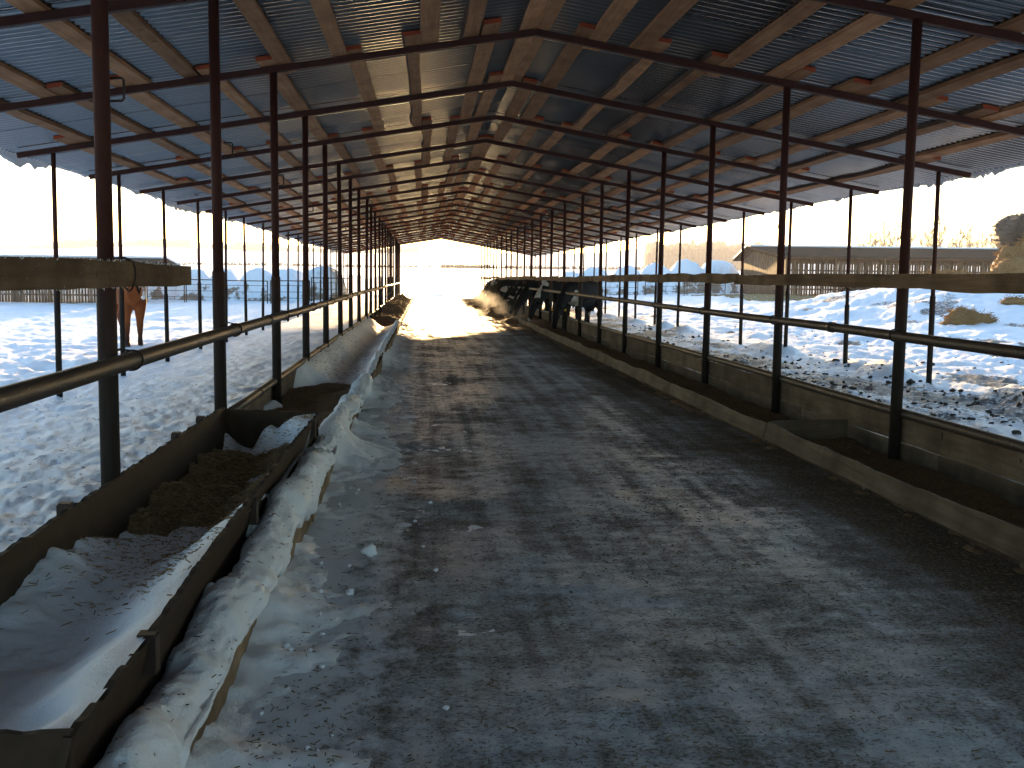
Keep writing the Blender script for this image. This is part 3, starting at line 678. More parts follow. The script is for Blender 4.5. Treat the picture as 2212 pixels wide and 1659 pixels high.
def tr_snow(x, y):
    t = (x+2.60)/.615
    b = .13+.075*sm(5.6, 4.2, y)+.020*fbm(x*3, y*1.2, 3, 190)+.007*fbm(x*12, y*10, 4, 191)+.04*sm(3.6, 2.5, y)
    bank = (.255-.07*sm(5.6, 4.2, y))*sm(.42, 1.04, t)**1.25*(1-.50*sm(4.6, 5.8, y+.3*fbm(x*2, y*2, 2, 194))*(1-sm(7.5, 8.0, y)))*(1-.05*fbm(y*1.5, x*0, 3, 197))
    lb_ = .15*sm(.40, -.12, t)*(.55+.5*fbm(y*2.3, x*0, 4, 193))*(.35+.65*sm(6.2, 4.6, y))
    farend = .15*np.exp(-((y-8.2)/.20)**2)*(.75+.8*fbm(x*4, y*0, 3, 192))
    dip = -.05*np.exp(-((x+2.10)/.09)**2-((y-2.70)/.13)**2)
    z = b+bank+lb_+farend+dip; return np.where(z > .34, .34+.055*np.tanh((z-.34)/.055), z)
o = hfield('trough_snow', -2.665, -1.972, T0+.03, T1-.04, 56, 420, tr_snow, 'snow'); tag(o, 'smooth blown snow banked against one side of the loose trough', 'snow', kind='stuff')
def tr_feed(x, y):
    t = (x+2.60)/.56
    m = sm(5.0, 5.6, y+.35*fbm(x*3, y*2, 3, 195)-.5*t)*(1-sm(7.7, 8.2, y))
    return .02+(.150+.055*fbm(x*5, y*4, 4, 196)+.05*sm(.6, 0, t)+.12*sm(.6, 1.05, t))*m
o = hfield('trough_silage', -2.655, -2.0, 4.3, T1-.05, 44, 300, tr_feed, 'silage'); tag(o, 'damp brown silage heaped in the far half of the loose trough', 'silage', kind='stuff')

# ------------------------------------------------------------------ straw litter, clods
def slivers(name, n, gen, m, Lr=(.015, .06), w=.0035):
    P = np.array([gen() for _ in range(n)]); a = rng.uniform(0, math.pi, n); L = rng.uniform(*Lr, n)*rng.uniform(.5, 1, n); ww = w*rng.uniform(.5, 1.6, n)
    dx = np.stack([np.cos(a), np.sin(a), rng.normal(0, .18, n)], 1)*L[:, None]/2; nn = np.stack([-np.sin(a), np.cos(a), 0*a], 1)*ww[:, None]/2
    up = np.array([0, 0, 1.])*ww[:, None]*.8
    V = np.stack([P-dx-nn, P-dx+nn, P+dx+nn, P+dx-nn, P-dx*.9+up, P+dx*.9+up], 1).reshape(-1, 3)
    F = []
    for i in range(n):
        o = i*6; F += [(o, o+1, o+2, o+3), (o, o+3, o+5, o+4), (o+1, o+4, o+5, o+2), (o, o+4, o+1), (o+3, o+2, o+5)]
    return MB().add(V, F).build(name, m)
def g_alley():
    while True:
        y = 2.6*(26/2.6)**(rng.rand()**1.15); x = rng.uniform(-1.7, 1.9)
        if rng.rand() < .35+.9*max(0, float(fbm(x*1.1, y*.9, 3, 201)))+.25*(x > .9): return (x, y, float(alley_z(x, y))+.003+max(0, float(spill_l(x, y)))*(x < -.75))
o = slivers('straw_litter', 9000, g_alley, 'straw_bit', (.008, .036), .0030); tag(o, 'bits of straw and chaff frozen into the alley ice', 'straw', kind='stuff')
def g_left():
    y = 4.2*(22/4.2)**rng.rand(); x = rng.uniform(-6, -2.9); return (x, y, float(ground(x, y))+.004)
o = slivers('straw_litter', 1300, g_left, 'straw_bit', (.015, .05), .004); tag(o, 'sparse straw on the trampled snow beside the drifted manger', 'straw', kind='stuff')
def g_tr():
    while True:
        x = rng.uniform(-2.63, -2.0); y = rng.uniform(3.6, 8.3); zf = float(tr_feed(x, y)); zs = float(tr_snow(x, y))
        if rng.rand() < (1. if zf > zs else .25*sm(3.4, 4.8, y)): return (x, y, max(zf, zs)+.004)
o = slivers('straw_litter', 5200, g_tr, 'dry_stalk', (.012, .06), .0034); tag(o, 'loose stalks lying in the loose trough', 'straw', kind='stuff')
def g_man():
    y = 8.9+rng.rand()**1.3*14; x = rng.uniform(-2.7, -1.9) if rng.rand() < .5 else rng.uniform(1.95, 2.7)
    z = max(float(drift_l(x, y)), float(feed_l(x, y))) if x < 0 else float(feed_r(x, y)); return (x, y, z+.004)
def g_cap():
    k = rng.randint(40, len(ys)-40); q = rng.randint(8, 34); v = KV[k, q]; return (v[0], v[1], v[2]+.003)
o = slivers('straw_litter', 420, g_cap, 'straw_bit', (.006, .03), .0028); tag(o, 'chaff sprinkled on the snow cap of the kerb', 'straw', kind='stuff')
o = slivers('straw_litter', 3200, g_man, 'dry_stalk', (.015, .06), .0036); tag(o, 'loose stalks over the feed in the mangers', 'straw', kind='stuff')
cl = MB()
for k in range(1500):
    if rng.rand() < .8: x = 3.0+rng.rand()*2.9; y = 5.5*(34/5.5)**rng.rand()
    else: x = rng.uniform(5.6, 12); y = rng.uniform(9, 34)
    if fbm(x*.8, y*.5, 2, 211) < -.15 and rng.rand() < .8: continue
    r = rng.uniform(.010, .034)*(1.8 if rng.rand() < .06 else 1)
    cl.sphere((x, y, float(ground(x, y))+r*.08), (r*rng.uniform(.8, 1.5), r*rng.uniform(.8, 1.5), r*rng.uniform(.5, .9)), 7, 5, 0, .5, k)
o = cl.build('manure_clods', 'manure'); tag(o, 'frozen dark manure clods strewn over the cattle yard snow', 'clods', kind='stuff')

# ------------------------------------------------------------------ animals
def cow_mesh():
    mb = MB()
    # trunk (x forward): rump, hips, belly, chest, shoulders
    sp = [(-.98, 1.22, .10, .12), (-.93, 1.16, .20, .24), (-.78, 1.10, .27, .31), (-.50, 1.06, .30, .34), (-.15, 1.01, .33, .37), (.20, 1.01, .33, .37), (.48, 1.04, .28, .34), (.70, 1.08, .20, .28), (.84, 1.08, .13, .20)]
    mb.tube([(a, 0, b) for a, b, *_ in sp], [(c, d) for *_, c, d in sp], 18)
    # neck reaching down, head
    nk = [(.60, 1.12, .16, .25), (.86, 1.02, .13, .23), (1.08, .82, .11, .19), (1.26, .62, .095, .15), (1.34, .52, .095, .13)]
    mb.tube([(a, 0, b) for a, b, *_ in nk], [(c, d) for *_, c, d in nk], 14)
    hd = [(1.27, .62, .07, .09), (1.33, .56, .105, .125), (1.40, .44, .10, .12), (1.46, .31, .075, .09), (1.51, .20, .065, .07), (1.53, .14, .07, .065), (1.54, .10, .045, .04)]
    mb.tube([(a, 0, b) for a, b, *_ in hd], [(c, d) for *_, c, d in hd], 14)
    for s in (-1, 1):
        mb.tube([(1.29, s*.09, .63), (1.27, s*.17, .64), (1.25, s*.24, .61)], [(.045, .02), (.06, .022), (.02, .015)], 8)      # ears
        # front leg
        mb.tube([(.52, s*.20, .95), (.54, s*.20, .70), (.55, s*.18, .50), (.555, s*.18, .43), (.55, s*.18, .22), (.56, s*.18, .10), (.575, s*.18, .0)], [.13, .10, .068, .062, .045, .048, .058], 10)
        # hind leg: thigh, hock, shank
        mb.tube([(-.70, s*.20, 1.00), (-.66, s*.21, .78), (-.76, s*.20, .60), (-.86, s*.19, .48), (-.82, s*.19, .26), (-.80, s*.19, .10), (-.78, s*.19, .0)], [(.13, .20), (.12, .17), (.07, .10), (.055, .065), (.043, .046), (.046, .05), (.058, .06)], 10)
    mb.sphere((-.50, 0, .66), (.20, .16, .15), 10, 7)             # udder
    return remeshed(mb, 'body', ['cow_coat'], .022, 5)
cow_me = cow_mesh()
def tail_mesh(x, z, m, L=.75, tuft=.055):
    return MB().tube([(x, 0, z), (x-.05, 0, z-.08), (x-.07, .01, z-.35), (x-.06, .02, z-L), (x-.06, .02, z-L-.12), (x-.06, .02, z-L-.25)], [.035, .03, .02, .018, tuft, .012], 8).mesh('tail', [m], True)
cow_tail = tail_mesh(-.96, 1.30, 'dark_coat')
ear_tag = MB().box((0, 0, 0), (.012, .05, .06)).mesh('ear_tag', ['tag_yellow'])
hoof_me = MB().tube([(0, 0, -.01), (0, 0, .07)], [.066, .052], 10).mesh('hoof', ['hoof'], True)
def cow(loc, heading, label, group, sc=1., tagged=False):
    t = tag(empty('cow', loc, heading), label, 'cow', group); t.scale = (sc, sc, sc)
    obj('body', cow_me, t); obj('tail', cow_tail, t)
    for (x, y) in ((.575, .18), (.575, -.18), (-.78, .19), (-.78, -.19)): obj('hoof', hoof_me, t, (x, y, 0))
    if tagged: obj('ear_tag', ear_tag, t, (1.27, .20, .60)); obj('ear_tag', ear_tag, t, (1.27, -.20, .60))
    return t
gz = lambda x, y: float(ground(x, y))
def cow_at(hx, hy, ang, *a, **k):                 # place by the muzzle
    d = np.array([math.cos(ang), math.sin(ang)]); sc = k.get('sc', 1.)
    p = np.array([hx, hy])-d*1.50*sc; return cow((p[0], p[1], gz(max(p[0], 3.2), p[1])-.01), ang, *a, **k)
cow_at(2.30, 28.6, math.atan2(-1.9, -1.38), 'black and white cow standing slantwise with yellow ear tags, head in the manger', 'cows feeding at the manger', tagged=True, sc=1.0)
cow_at(2.20, 34.2, math.atan2(-.85, -1), 'mostly black cow feeding beside the slantwise cow', 'cows feeding at the manger', sc=1.06)
cow_at(2.12, 38.8, math.atan2(-.7, -1), 'black cow with a pale shoulder patch eating in the edge of the sunlight', 'cows feeding at the manger', sc=1.05)
for k, y in enumerate((41.4, 43.6, 45.8, 48.2, 50.8, 53.6, 56.8, 60.4, 64.4)):
    cow_at(2.05+rng.uniform(-.15, .15), y, math.pi+rng.uniform(.35, .6), 'black and white cow feeding in the tight row shrouded in sunlit breath', 'cows feeding at the manger', sc=rng.uniform(1.0, 1.07))

def lying_mesh():
    mb = MB(); sp = [(-.95, .45, .12, .15), (-.80, .50, .28, .30), (-.4, .52, .38, .40), (.1, .52, .40, .42), (.5, .56, .30, .40), (.75, .62, .18, .26)]
    mb.tube([(a, 0, b) for a, b, *_ in sp], [(c, d) for *_, c, d in sp], 16)
    mb.tube([(.6, 0, .72), (.85, .05, .92), (1.0, .08, 1.0)], [(.14, .22), (.11, .16), (.09, .11)], 12)
    mb.tube([(.98, .08, 1.04), (1.12, .1, .98), (1.32, .13, .84), (1.42, .14, .78)], [(.10, .11), (.09, .10), (.065, .07), (.05, .05)], 12)
    for s in (-1, 1):
        mb.tube([(1.0, .08+s*.08, 1.06), (.97, .08+s*.2, 1.06)], [(.04, .02), (.03, .015)], 8)
        mb.tube([(.45, s*.25, .3), (.8, s*.33, .12), (.5, s*.35, .07)], [.12, .07, .05], 8); mb.tube([(-.55, s*.28, .35), (-.2, s*.42, .2), (-.5, s*.46, .08)], [.2, .1, .05], 8)
    return remeshed(mb, 'body', ['cow_coat'], .03, 4)
ly_me = lying_mesh()

def horse_mesh():
    mb = MB()
    sp = [(-.86, 1.22, .12, .14), (-.78, 1.20, .22, .25), (-.58, 1.20, .27, .31), (-.25, 1.14, .26, .30), (.10, 1.12, .29, .33), (.38, 1.13, .29, .36), (.58, 1.14, .25, .31), (.72, 1.13, .15, .20)]
    mb.tube([(a, 0, b) for a, b, *_ in sp], [(c, d) for *_, c, d in sp], 18)
    nk = [(.42, 1.26, .15, .27), (.66, 1.40, .12, .22), (.88, 1.52, .095, .17), (1.02, 1.58, .08, .12)]
    mb.tube([(a, .10*max(0, a-.5), b) for a, b, *_ in nk], [(c, d) for *_, c, d in nk], 14)
    hd = [(.98, 1.64, .06, .08), (1.04, 1.56, .095, .14), (1.10, 1.42, .085, .13), (1.17, 1.25, .06, .085), (1.22, 1.13, .052, .065), (1.24, 1.06, .055, .055), (1.24, 1.03, .03, .03)]
    mb.tube([(a, .06, b) for a, b, *_ in hd], [(c, d) for *_, c, d in hd], 14)
    for s in (-1, 1):
        mb.tube([(.98, .06+s*.06, 1.64), (1.0, .06+s*.075, 1.72), (1.0, .06+s*.08, 1.79)], [(.035, .025), (.03, .02), (.008, .008)], 8)
        mb.tube([(.48, s*.14, 1.02), (.52, s*.14, .80), (.53, s*.13, .56), (.535, s*.13, .48), (.53, s*.13, .26), (.535, s*.13, .14), (.57, s*.13, .0)], [.16, .12, .075, .074, .050, .054, .068], 10)
        mb.tube([(-.62, s*.15, 1.05), (-.58, s*.16, .84), (-.70, s*.15, .66), (-.82, s*.14, .53), (-.79, s*.14, .28), (-.78, s*.14, .14), (-.74, s*.14, .0)], [(.13, .21), (.11, .16), (.07, .10), (.052, .066), (.038, .044), (.044, .046), (.062, .062)], 10)
    return remeshed(mb, 'body', ['chestnut_coat'], .02, 5)
hz = empty('horse', (0, 0, 0)); tag(hz, 'chestnut horse with a white blaze standing in the snow by an outer post', 'horse')
obj('body', horse_mesh(), hz)
obj('tail', MB().tube([(-.84, 0, 1.33), (-.95, 0, 1.25), (-.99, .02, .95), (-.97, .03, .60), (-.95, .03, .40)], [.04, .06, .075, .06, .01], 10).mesh('tail', ['horse_hair'], True), hz)
mn = MB()
for k in range(12):
    u = k/11.; x = .50+.50*u; z = 1.53+.17*u; mn.tube([(x, .04, z), (x+.01, .12, z-.08), (x+.02, .15+.02*math.sin(k*2.), z-.26)], [.035, .04, .008], 6)
obj('mane', mn.mesh('mane', ['horse_hair'], True), hz)
obj('forelock', MB().tube([(1.02, .06, 1.69), (1.10, .06, 1.62), (1.13, .06, 1.50)], [.035, .03, .008], 6).mesh('forelock', ['horse_hair'], True), hz)
obj('blaze', MB().tube([(1.155, .06, 1.52), (1.205, .06, 1.38), (1.245, .06, 1.22), (1.275, .06, 1.10)], [(.02, .012), (.028, .014), (.024, .014), (.034, .016)], 8).mesh('blaze', ['white_hair'], True), hz)
obj('muzzle', MB().sphere((1.245, .06, 1.07), (.055, .055, .05), 10, 7).mesh('muzzle', ['white_hair'], True), hz)
for (x, y) in ((.57, .13), (.57, -.13), (-.74, .14), (-.74, -.14)): obj('hoof', hoof_me, hz, (x, y, 0))
hp = cw(286, 25.2); ha = math.atan2(-1, .50)
hz.location = (hp[0]-.55*math.cos(ha), hp[1]-.55*math.sin(ha), 0); hz.rotation_euler = (0, 0, ha)
hz.location.z = gz(hz.location.x, hz.location.y)-.03; hz.scale = (1.12, 1.12, 1.12)

# ------------------------------------------------------------------ bales under snow
def bale_meshes(seed):
    mb = MB(); k = 9; n = 28; R0 = .86
    V = []; F = []
    for i in range(k):
        y = -.75+1.5*i/(k-1); rr_ = R0*(1-.10*abs(i/(k-1)*2-1)**6)
        for j in range(n):
            a = 2*math.pi*j/n; r = rr_*(1+.05*float(vn(a*1.3, y*2, seed))); V.append((math.cos(a)*r, y, .80+math.sin(a)*r*.95))
    for i in range(k-1):
        for j in range(n): F.append((i*n+j, i*n+(j+1) % n, (i+1)*n+(j+1) % n, (i+1)*n+j))
    F += [tuple(range(n)), tuple(range((k-1)*n, k*n))[::-1]]
    straw = MB().add(V, F).mesh('bale_body', ['bale_straw'], True); flat(straw)
    # snow: a heaped cap with a skirt drifting down the front
    nx, ny = 40, 34
    X, Y = np.meshgrid(np.linspace(-1.3, 1.3, nx), np.linspace(-1.75, 1.2, ny))
    dome = 2.02*np.sqrt(np.clip(1-(np.abs(X)/1.24)**2.2, 0, 1))**.85
    fy_ = sm(-1.75, -.62, Y)**.75*(1-sm(.6, 1.2, Y))
    Z = dome*fy_*(1+.05*fbm(X*2+seed, Y*2, 3, seed))+.05*fbm(X*3, Y*3+seed, 3, seed+1)-.12-1.1*np.clip(fbm(X*1.3+seed*3, Y*1.3, 4, seed+2)-.05, 0, 1)*sm(-1.8, -1.0, Y)*(1-sm(-.9, -.45, Y))
    cap_ = grid_mesh('snow_cap', X, Y, Z, ['drift_snow'])
    return straw, cap_
bvar = [bale_meshes(220+11*i) for i in range(4)]
def bale(px, d, label, group, sc=1., k=0):
    p = cw(px, d); z = gz(p[0], p[1]); t = tag(empty('straw_bale', (p[0], p[1], z-.03), rng.uniform(-.25, .15)-.05), label, 'bale', group); t.scale = (sc, sc, sc)
    a, b = bvar[k % 4]; obj('bale_body', a, t, (0, .15, 0)); obj('snow_cap', b, t)
for k, (px, s) in enumerate([(300, 1.0), (358, .98), (424, .98), (487, 1.0), (558, 1.03), (622, 1.06), (697, 1.12)]):
    bale(px, 66+.6*(k % 2), 'round bale buried in snow behind the pipe fence on the horse side', 'snowed-in bales on the horse side', s*.98, k)
for k, (px, s) in enumerate([(1232, .9), (1280, 1.0), (1350, 1.05), (1412, 1.1), (1478, 1.2), (1546, 1.22)]):
    bale(px, 82+.8*(k % 2), 'round bale buried in snow behind the pipe fence on the cattle side', 'snowed-in bales on the cattle side', s*1.08, k+1)

# ------------------------------------------------------------------ pipe fence panels
def panel(pxa, pxb, d, label, group, h=1.25, gate=False):
    a, b = cw(pxa, d), cw(pxb, d); L = np.linalg.norm(b-a); rz = math.atan2(b[1]-a[1], b[0]-a[0]); m_ = (a+b)/2
    t = tag(empty('fence_panel', (a[0], a[1], gz(m_[0], m_[1])), rz), label, 'fence', group)
    post = MB().tube([(0, 0, -.2), (0, 0, h)], .03, 8).mesh('fence_post', ['wire'], True)
    for x in (0, L): obj('fence_post', post, t, (x, 0, 0))
    for z in (.28, .62, .97) if not gate else (.15, .6): obj('fence_rail', MB().tube([(0, 0, z), (L, 0, z)], .014, 6).mesh('fence_rail', ['wire'], True), t)
    obj('fence_rail', MB().tube([(-.02, 0, h-.02), (L+.02, 0, h-.02)], .026, 8).mesh('fence_rail', ['wire'], True), t)
for k, (a, b) in enumerate([(318, 398), (402, 487), (490, 577), (584, 668), (672, 756)]): panel(a, b, 60, 'dark pipe fence panel in front of the snowed-in bales on the horse side', 'fence panels on the horse side')
for k, (a, b) in enumerate([(1196, 1288), (1292, 1374), (1390, 1474), (1480, 1562)]): panel(a, b, 76, 'dark pipe fence panel in front of the snowed-in bales on the cattle side', 'fence panels on the cattle side')
panel(868, 888, 78.5, 'small open pipe gate at the far mouth of the alley', 'gate at the alley mouth', 1.5)

# ------------------------------------------------------------------ plank shelters
def shelter(name, label, FLp, ux, L, D, eave, ridge, g, endside, wallgap=.10, npx=None):
    u = np.array([math.cos(ux), math.sin(ux)]); 
    t = tag(empty(name, (FLp[0], FLp[1], g), ux), label, 'shelter')        # local x along the front, local y to the back
    vars_ = [natural_board(2.2, .145, .022, 500+3*i, ['grey_plank'], 4, .004, .004) for i in range(4)]
    def plank(x, y, h, rz):
        me = MB().box((0, 0, h/2), (.145+rng.uniform(-.03, .012), .022, h)).mesh('plank', ['grey_plank']); obj('plank', me, t, (x, y, 0), (0, rng.normal(0, .004), rz))
    x = 0.
    while x < L: plank(x+.08, .22, eave-.16-rng.uniform(0, .20)*(rng.rand() < .5), 0); x += .150+rng.exponential(.006)+(.03 if rng.rand() < .06 else 0)
    y = .1
    while y < D and endside is not None: plank(endside, y, (eave+(ridge-eave)*(y/(.7*D) if y < .7*D else (D-y)/(.3*D)))-.12-rng.uniform(0, .12), math.pi/2); y += .150+rng.exponential(.006)
    for yy, z in ((0, eave), (D, eave-.1)):
        obj('beam', MB().box((L/2, yy+(.03 if yy else 0), z-.02), (L, .08, .14)).mesh('beam', ['weathered_timber']), t)
    for k in range(int(L/3)+1): obj('shelter_post', MB().tube([(k*3.0, .0, -.1), (k*3., 0, eave-.05)], .06, 8).mesh('shelter_post', ['weathered_timber'], True), t)
    for yy in (.35, .8, 1.3): pass
    for zz in (.5, 1.5): obj('wall_batten', MB().box((L/2, .26, zz*eave/2.2), (L, .05, .10)).mesh('wall_batten', ['grey_plank']), t)
    yr = D*.70; ov = .5
    for (ya, za, yb_, zb) in ((-ov, eave-.02-ov*(ridge-eave)/yr*.6, yr, ridge), (D+ov, eave-.02-ov*.05, yr, ridge)):
        V = [(-ov, ya, za), (L+ov, ya, za), (L+ov, yb_, zb), (-ov, yb_, zb)]; V2 = [(a, b, c+.14) for a, b, c in V]
        obj('roof_slope', MB().add(V+V2, [(0, 1, 2, 3), (7, 6, 5, 4), (0, 4, 5, 1), (1, 5, 6, 2), (2, 6, 7, 3), (3, 7, 4, 0)]).mesh('roof_slope', ['roof_slate']), t)
        if ya < 0: V = [(a, b-(0 if b > 1 else -yr*.93), c if b > 1 else zb-.07*(zb-za)) for a, b, c in V]
        V3 = [(a, b, c+.145) for a, b, c in V]; V4 = [(a, b, c+.24) for a, b, c in V]
        obj('roof_snow', MB().add(V3+V4, [(0, 1, 2, 3), (7, 6, 5, 4), (0, 4, 5, 1), (1, 5, 6, 2), (2, 6, 7, 3), (3, 7, 4, 0)]).mesh('roof_snow', ['snow']), t)
    return t
fl = cw(1693, 67); shelter('plank_shelter', 'long grey plank cattle shelter with light showing between its boards, beside the hay heap', fl, -YAW, 21., 13.5, 2.55, 3.35, gz(fl[0], fl[1])-.02, 0.)
fr = cw(275, 56); L2 = 22.
u = np.array([math.cos(-YAW), math.sin(-YAW)])
fl2 = np.array([fr[0]-u[0]*L2, fr[1]-u[1]*L2]); shelter('plank_shelter', 'low plank shelter behind the horse with a dark overhanging roof', fl2, -YAW, L2, 7., 1.95, 2.32, gz(fr[0], fr[1])-.05, None)
# bedding and cows lying by the long shelter
bp = cw(1800, 66)
X, Y = np.meshgrid(np.linspace(-7, 14, 90), np.linspace(-7, 13, 80)); WX = bp[0]+X; WY = bp[1]+Y-.08*X
be = grid_mesh('straw_bedding', WX, WY, ground(WX, WY)+.10*np.clip(1.25-np.hypot(X/11-.25, Y/8), -.3, 1)*(1+.6*fbm(X*.6, Y*.6, 3, 260)), ['bedding'])
o = obj('straw_bedding', be); tag(o, 'yellowish straw bedding trampled in front of the long shelter', 'straw', kind='stuff')
for k, (px, d, a) in enumerate([(1842, 64.5, 2.9), (1886, 65.2, 3.3), (1925, 65., .4)]):
    p = cw(px, d); t = tag(empty('cow', (p[0], p[1], gz(p[0], p[1])+.04), a), 'dark cow lying on the straw in front of the long shelter', 'cow', 'cows lying by the shelter'); obj('body', ly_me, t); t.scale = (1.05,)*3

# ------------------------------------------------------------------ hay heap on the mound
def tuft_obj(name, P, n, spread, L, parent=None, m='hay', w=.012):
    q = P[rng.randint(len(P), size=n)]+rng.normal(0, spread, (n, 3)); a = rng.normal(0, 1, (n, 3)); a[:, 2] = np.abs(a[:, 2])*.6-.1; a /= np.linalg.norm(a, axis=1)[:, None]; a *= rng.uniform(.4, 1, n)[:, None]*L
    s = np.cross(a, rng.normal(0, 1, (n, 3))); s /= np.linalg.norm(s, axis=1)[:, None]+1e-6; s *= w
    V = np.stack([q-s, q+s, q+a*.6+s*.8+np.array([0, 0, -.1*L]), q+a], 1).reshape(-1, 3)
    return MB().add(V, [(4*i, 4*i+1, 4*i+2, 4*i+3) for i in range(n)]).build(name, m, parent)
hp0 = cw(2205, 45); hb_ = empty('hay_heap', (hp0[0], hp0[1], gz(hp0[0], hp0[1]))); tag(hb_, 'loose golden hay heap on top of the snowy mound', 'hay')
hm = MB(); hm.sphere((.6, 0, .35), (1.9, 1.6, .95), 26, 16, 0, .35, 3).sphere((.9, .3, 1.1), (1.35, 1.2, 1.1), 24, 14, 0, .4, 5).sphere((-.95, -.3, .1), (.9, .9, .45), 18, 10, 0, .4, 8)
hv = np.concatenate(hm.v); hm.build('hay_body', 'hay', hb_, True)
o = tuft_obj('hay_stalks', hv, 9000, .06, .30, hb_); o['kind'] = 'stuff'
db = empty('straw_bale', (hp0[0]+.9, hp0[1]+1.9, gz(hp0[0], hp0[1]))); tag(db, 'dark old round bale behind the golden hay heap', 'bale')
bb_ = MB(); V = []; k_ = 8; n_ = 26
for i in range(k_):
    x = -.95+1.9*i/(k_-1)
    for j in range(n_):
        a = 2*math.pi*j/n_; r = 1.0*(1-.10*abs(i/(k_-1)*2-1)**6)*(1+.10*float(vn(a*1.5, x*1.5, 270))); V.append((math.cos(a)*r, x, 2.28+math.sin(a)*r*.88))
F = [(i*n_+j, i*n_+(j+1) % n_, (i+1)*n_+(j+1) % n_, (i+1)*n_+j) for i in range(k_-1) for j in range(n_)]+[tuple(range(n_))[::-1], tuple(range((k_-1)*n_, k_*n_))]
F = [f[::-1] for f in F]
bb_.add(V, F); flat(bb_.build('bale_body', 'black_wrap', db, True).data)
o = tuft_obj('loose_straw', np.array(V), 2500, .03, .16, db, 'black_wrap', .01); o['kind'] = 'stuff'
ub = MB(); V = []
for i in range(k_):
    x = -1.1+2.2*i/(k_-1)
    for j in range(n_):
        a = 2*math.pi*j/n_; r = 1.0*(1+.10*float(vn(a*1.5, x*1.5, 275))); V.append((math.cos(a)*r, x, .75+math.sin(a)*r*.80))
ub.add(V, F); ob = ub.build('straw_bale', 'bale_straw', None, True, (hp0[0]+1.2, hp0[1]+2.0, gz(hp0[0], hp0[1]))); tag(ob, 'flattened bale carrying the dark old bale', 'bale')
def clump(px, d, r, label, n=1600):
    p = cw(px, d); t = tag(empty('hay_clump', (p[0], p[1], gz(p[0], p[1]))), label, 'hay'); mb = MB().sphere((0, 0, r*.25), (r*1.3, r, r*.55), 16, 10, 0, .45, int(px)).sphere((r*.9, .1*r, r*.12), (r*.9, r*.7, r*.32), 14, 8, 0, .45, int(px)+3); v = np.concatenate(mb.v); mb.build('hay_body', 'hay', t, True)
    o = tuft_obj('hay_stalks', v, n, .04, r*.45, t); o['kind'] = 'stuff'
clump(2085, 33.0, .50, 'brown hay clump lying on the side of the snowy mound')
clump(2185, 36., .28, 'small scrap of hay on the mound below the hay heap', 800)
clump(2040, 43.5, .75, 'trampled hay spread at the foot of the hay heap', 1800)

# ------------------------------------------------------------------ trees and far woods
def bare_tree(seed):
    r_ = random.Random(seed); tr_ = MB(); cr = MB(); H = 11+r_.random()*3
    pts = [(0, 0, -.3)]; x = y = 0
    for i in range(1, 8): x += r_.uniform(-.12, .12); y += r_.uniform(-.12, .12); pts.append((x, y, H*i/7.5))
    tr_.tube(pts, np.linspace(.17, .03, 8), 6)
    def br(p, d, L, r, dep):
        p = np.array(p); q = [p]; d = np.array(d, float)
        for i in range(3):
            d = d+np.array([r_.uniform(-.25, .25), r_.uniform(-.25, .25), .12]); d /= np.linalg.norm(d); q.append(q[-1]+d*L/3)
        cr.tube(q, np.linspace(r*1.6, r*.9, 4)+.012, 3, False)
        if dep:
            for k in range(5):
                t = r_.uniform(.25, 1.); i = min(2, int(t*3)); b = q[i]+(q[i+1]-q[i])*(t*3-i)
                e = d+np.array([r_.uniform(-1, 1), r_.uniform(-1, 1), r_.uniform(-.2, .7)]); br(b, e/np.linalg.norm(e), L*r_.uniform(.35, .6), r*.5, dep-1)
    for k in range(20):
        t = .25+.75*k/20; i = min(6, int(t*7)); b = np.array(pts[i])+(np.array(pts[i+1])-np.array(pts[i]))*(t*7-i); a = r_.uniform(0, 6.3)
        e = np.array([math.cos(a), math.sin(a), r_.uniform(.4, 1.3)]); br(b, e/np.linalg.norm(e), (1-t*.75)*H*.33, .055*(1.1-t*.6), 2)
    return tr_.mesh('trunk', ['birch'], True), cr.mesh('crown', ['birch'])
tv = [bare_tree(i) for i in range(4)]
for k, px in enumerate(np.linspace(1838, 2215, 26)):
    d = 235+rng.uniform(-8, 14); p = cw(px+rng.uniform(-5, 5), d); s = rng.uniform(.78, 1.08)*(.8 if px < 1860 else 1)
    t = tag(empty('bare_tree', (p[0], p[1], gz(p[0], p[1])), rng.uniform(0, 6)), 'bare pale tree in the row behind the long shelter', 'tree', 'row of bare trees behind the shelter'); t.scale = (s, s, s)
    a, b = tv[k % 4]; obj('trunk', a, t); obj('crown', b, t)
def far_woods(name, label, pts, h, seed):
    mb = MB()
    for k, (px, d) in enumerate(pts):
        p = cw(px, d); g = gz(p[0], p[1]); hh = h*rng.uniform(.5, 1.15); w = hh*rng.uniform(.16, .32)
        mb.sphere((p[0], p[1], g+hh*.45), (w, w, hh*.55), 5, 4, 0, .5, k+seed)
    o = mb.build(name, 'far_wood', None, True); tag(o, label, 'woodland', kind='stuff')
far_woods('far_wood', 'hazy wooded hillside beyond the bales on the cattle side', [(rng.uniform(1395, 1640), rng.uniform(560, 800)) for _ in range(1700)], 11, 1)
far_woods('far_wood', 'pale groves on the far hills behind the horse', [(rng.uniform(-50, 50)*.6+c, rng.uniform(1080, 1180)) for c in (150, 190, 330, 380, 540) for _ in range(120)]+[(rng.uniform(-20, 900), rng.uniform(1200, 1280)) for _ in range(700)], 8, 2)
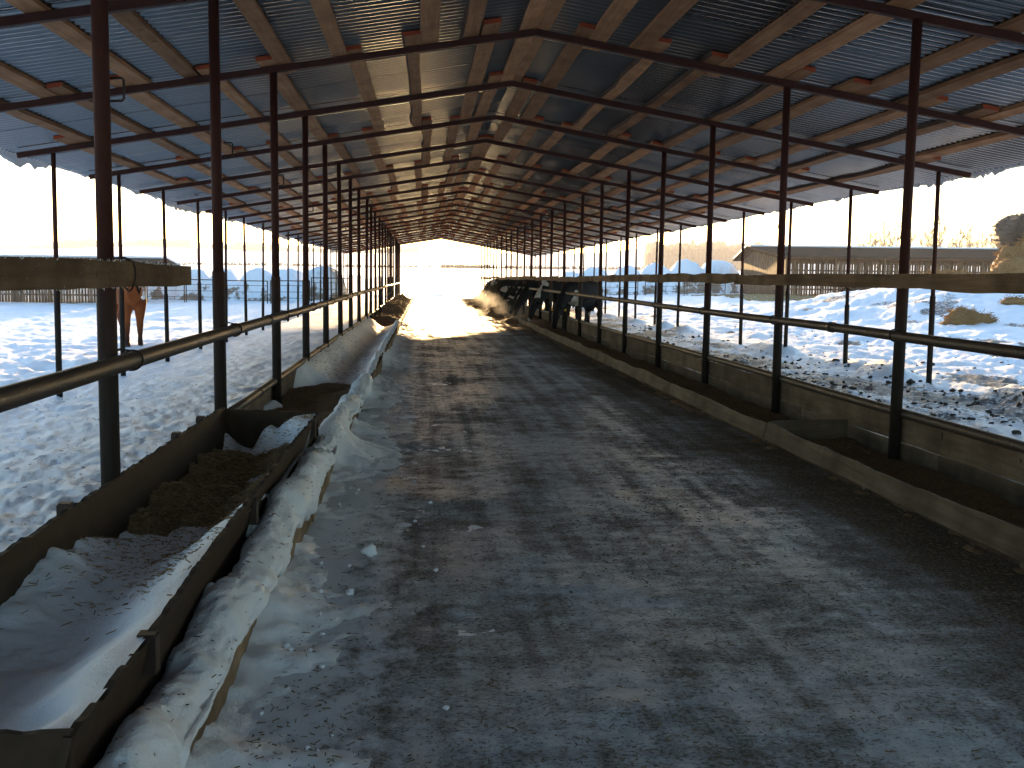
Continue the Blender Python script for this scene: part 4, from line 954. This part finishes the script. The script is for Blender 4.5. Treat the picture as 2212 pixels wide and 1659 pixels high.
far_woods('far_wood', 'thin dark line of scrub across the snowfield past the alley mouth', [(rng.uniform(950, 1050), rng.uniform(385, 400)) for _ in range(420)]+[(rng.uniform(330, 950), rng.uniform(410, 425)) for _ in range(420)]+[(rng.uniform(1050, 1400), rng.uniform(390, 410)) for _ in range(380)], 1.25, 3)
# ------------------------------------------------------------------ breath of the cows, and the cold haze
def vol_mat(name, colr, dens, aniso, soft=False):
    m = bpy.data.materials.new(name); m.use_nodes = True; nt = m.node_tree; nt.nodes.remove(nt.nodes['Principled BSDF'])
    v = nt.nodes.new('ShaderNodeVolumePrincipled'); nt.links.new(v.outputs[0], nt.nodes['Material Output'].inputs['Volume'])
    v.inputs['Color'].default_value = (*colr, 1); v.inputs['Anisotropy'].default_value = aniso; v.inputs['Density'].default_value = dens
    if soft:
        tc = nt.nodes.new('ShaderNodeTexCoord'); g = nt.nodes.new('ShaderNodeTexGradient'); g.gradient_type = 'SPHERICAL'; nt.links.new(tc.outputs['Object'], g.inputs[0])
        n = noise(nt, coords(nt), 2.2, 5, .65, .6)
        k = ramp(nt, n, [(.42, 0), (.72, 1)])
        nt.links.new(math_(nt, 'MULTIPLY', math_(nt, 'MULTIPLY', math_(nt, 'POWER', g.outputs['Fac'], .8), k), dens), v.inputs['Density'])
    MATS[name] = m
vol_mat('breath_mist', (1, 1, 1), .55, .2, True); vol_mat('haze_air', (1, 1, 1), .00032, .3)
sph = MB().sphere((0, 0, 0), 1, 20, 12).mesh('breath_mist', ['breath_mist'], True)
for (x, y, z, a, b_, c_) in ((1.95, 35.0, .30, .35, .7, .28), (1.80, 40.2, .36, .42, 1.1, .34), (1.70, 44.5, .45, .5, 1.8, .44), (1.65, 50.0, .48, .55, 2.4, .48), (1.7, 57., .50, .55, 3., .50)):
    o = obj('breath_mist', sph, None, (x, y, z)); o.scale = (a, b_, c_); tag(o, 'sunlit breath steaming from the row of feeding cows', 'steam', kind='stuff')
zmax = float(GZ.max())+16
hzb = MB().box((CAMX, 0, (zmax-3)/2), (3100, 3100, zmax+3)).build('haze', 'haze_air'); tag(hzb, 'thin cold haze over the farm and the far fields', 'haze', kind='stuff')
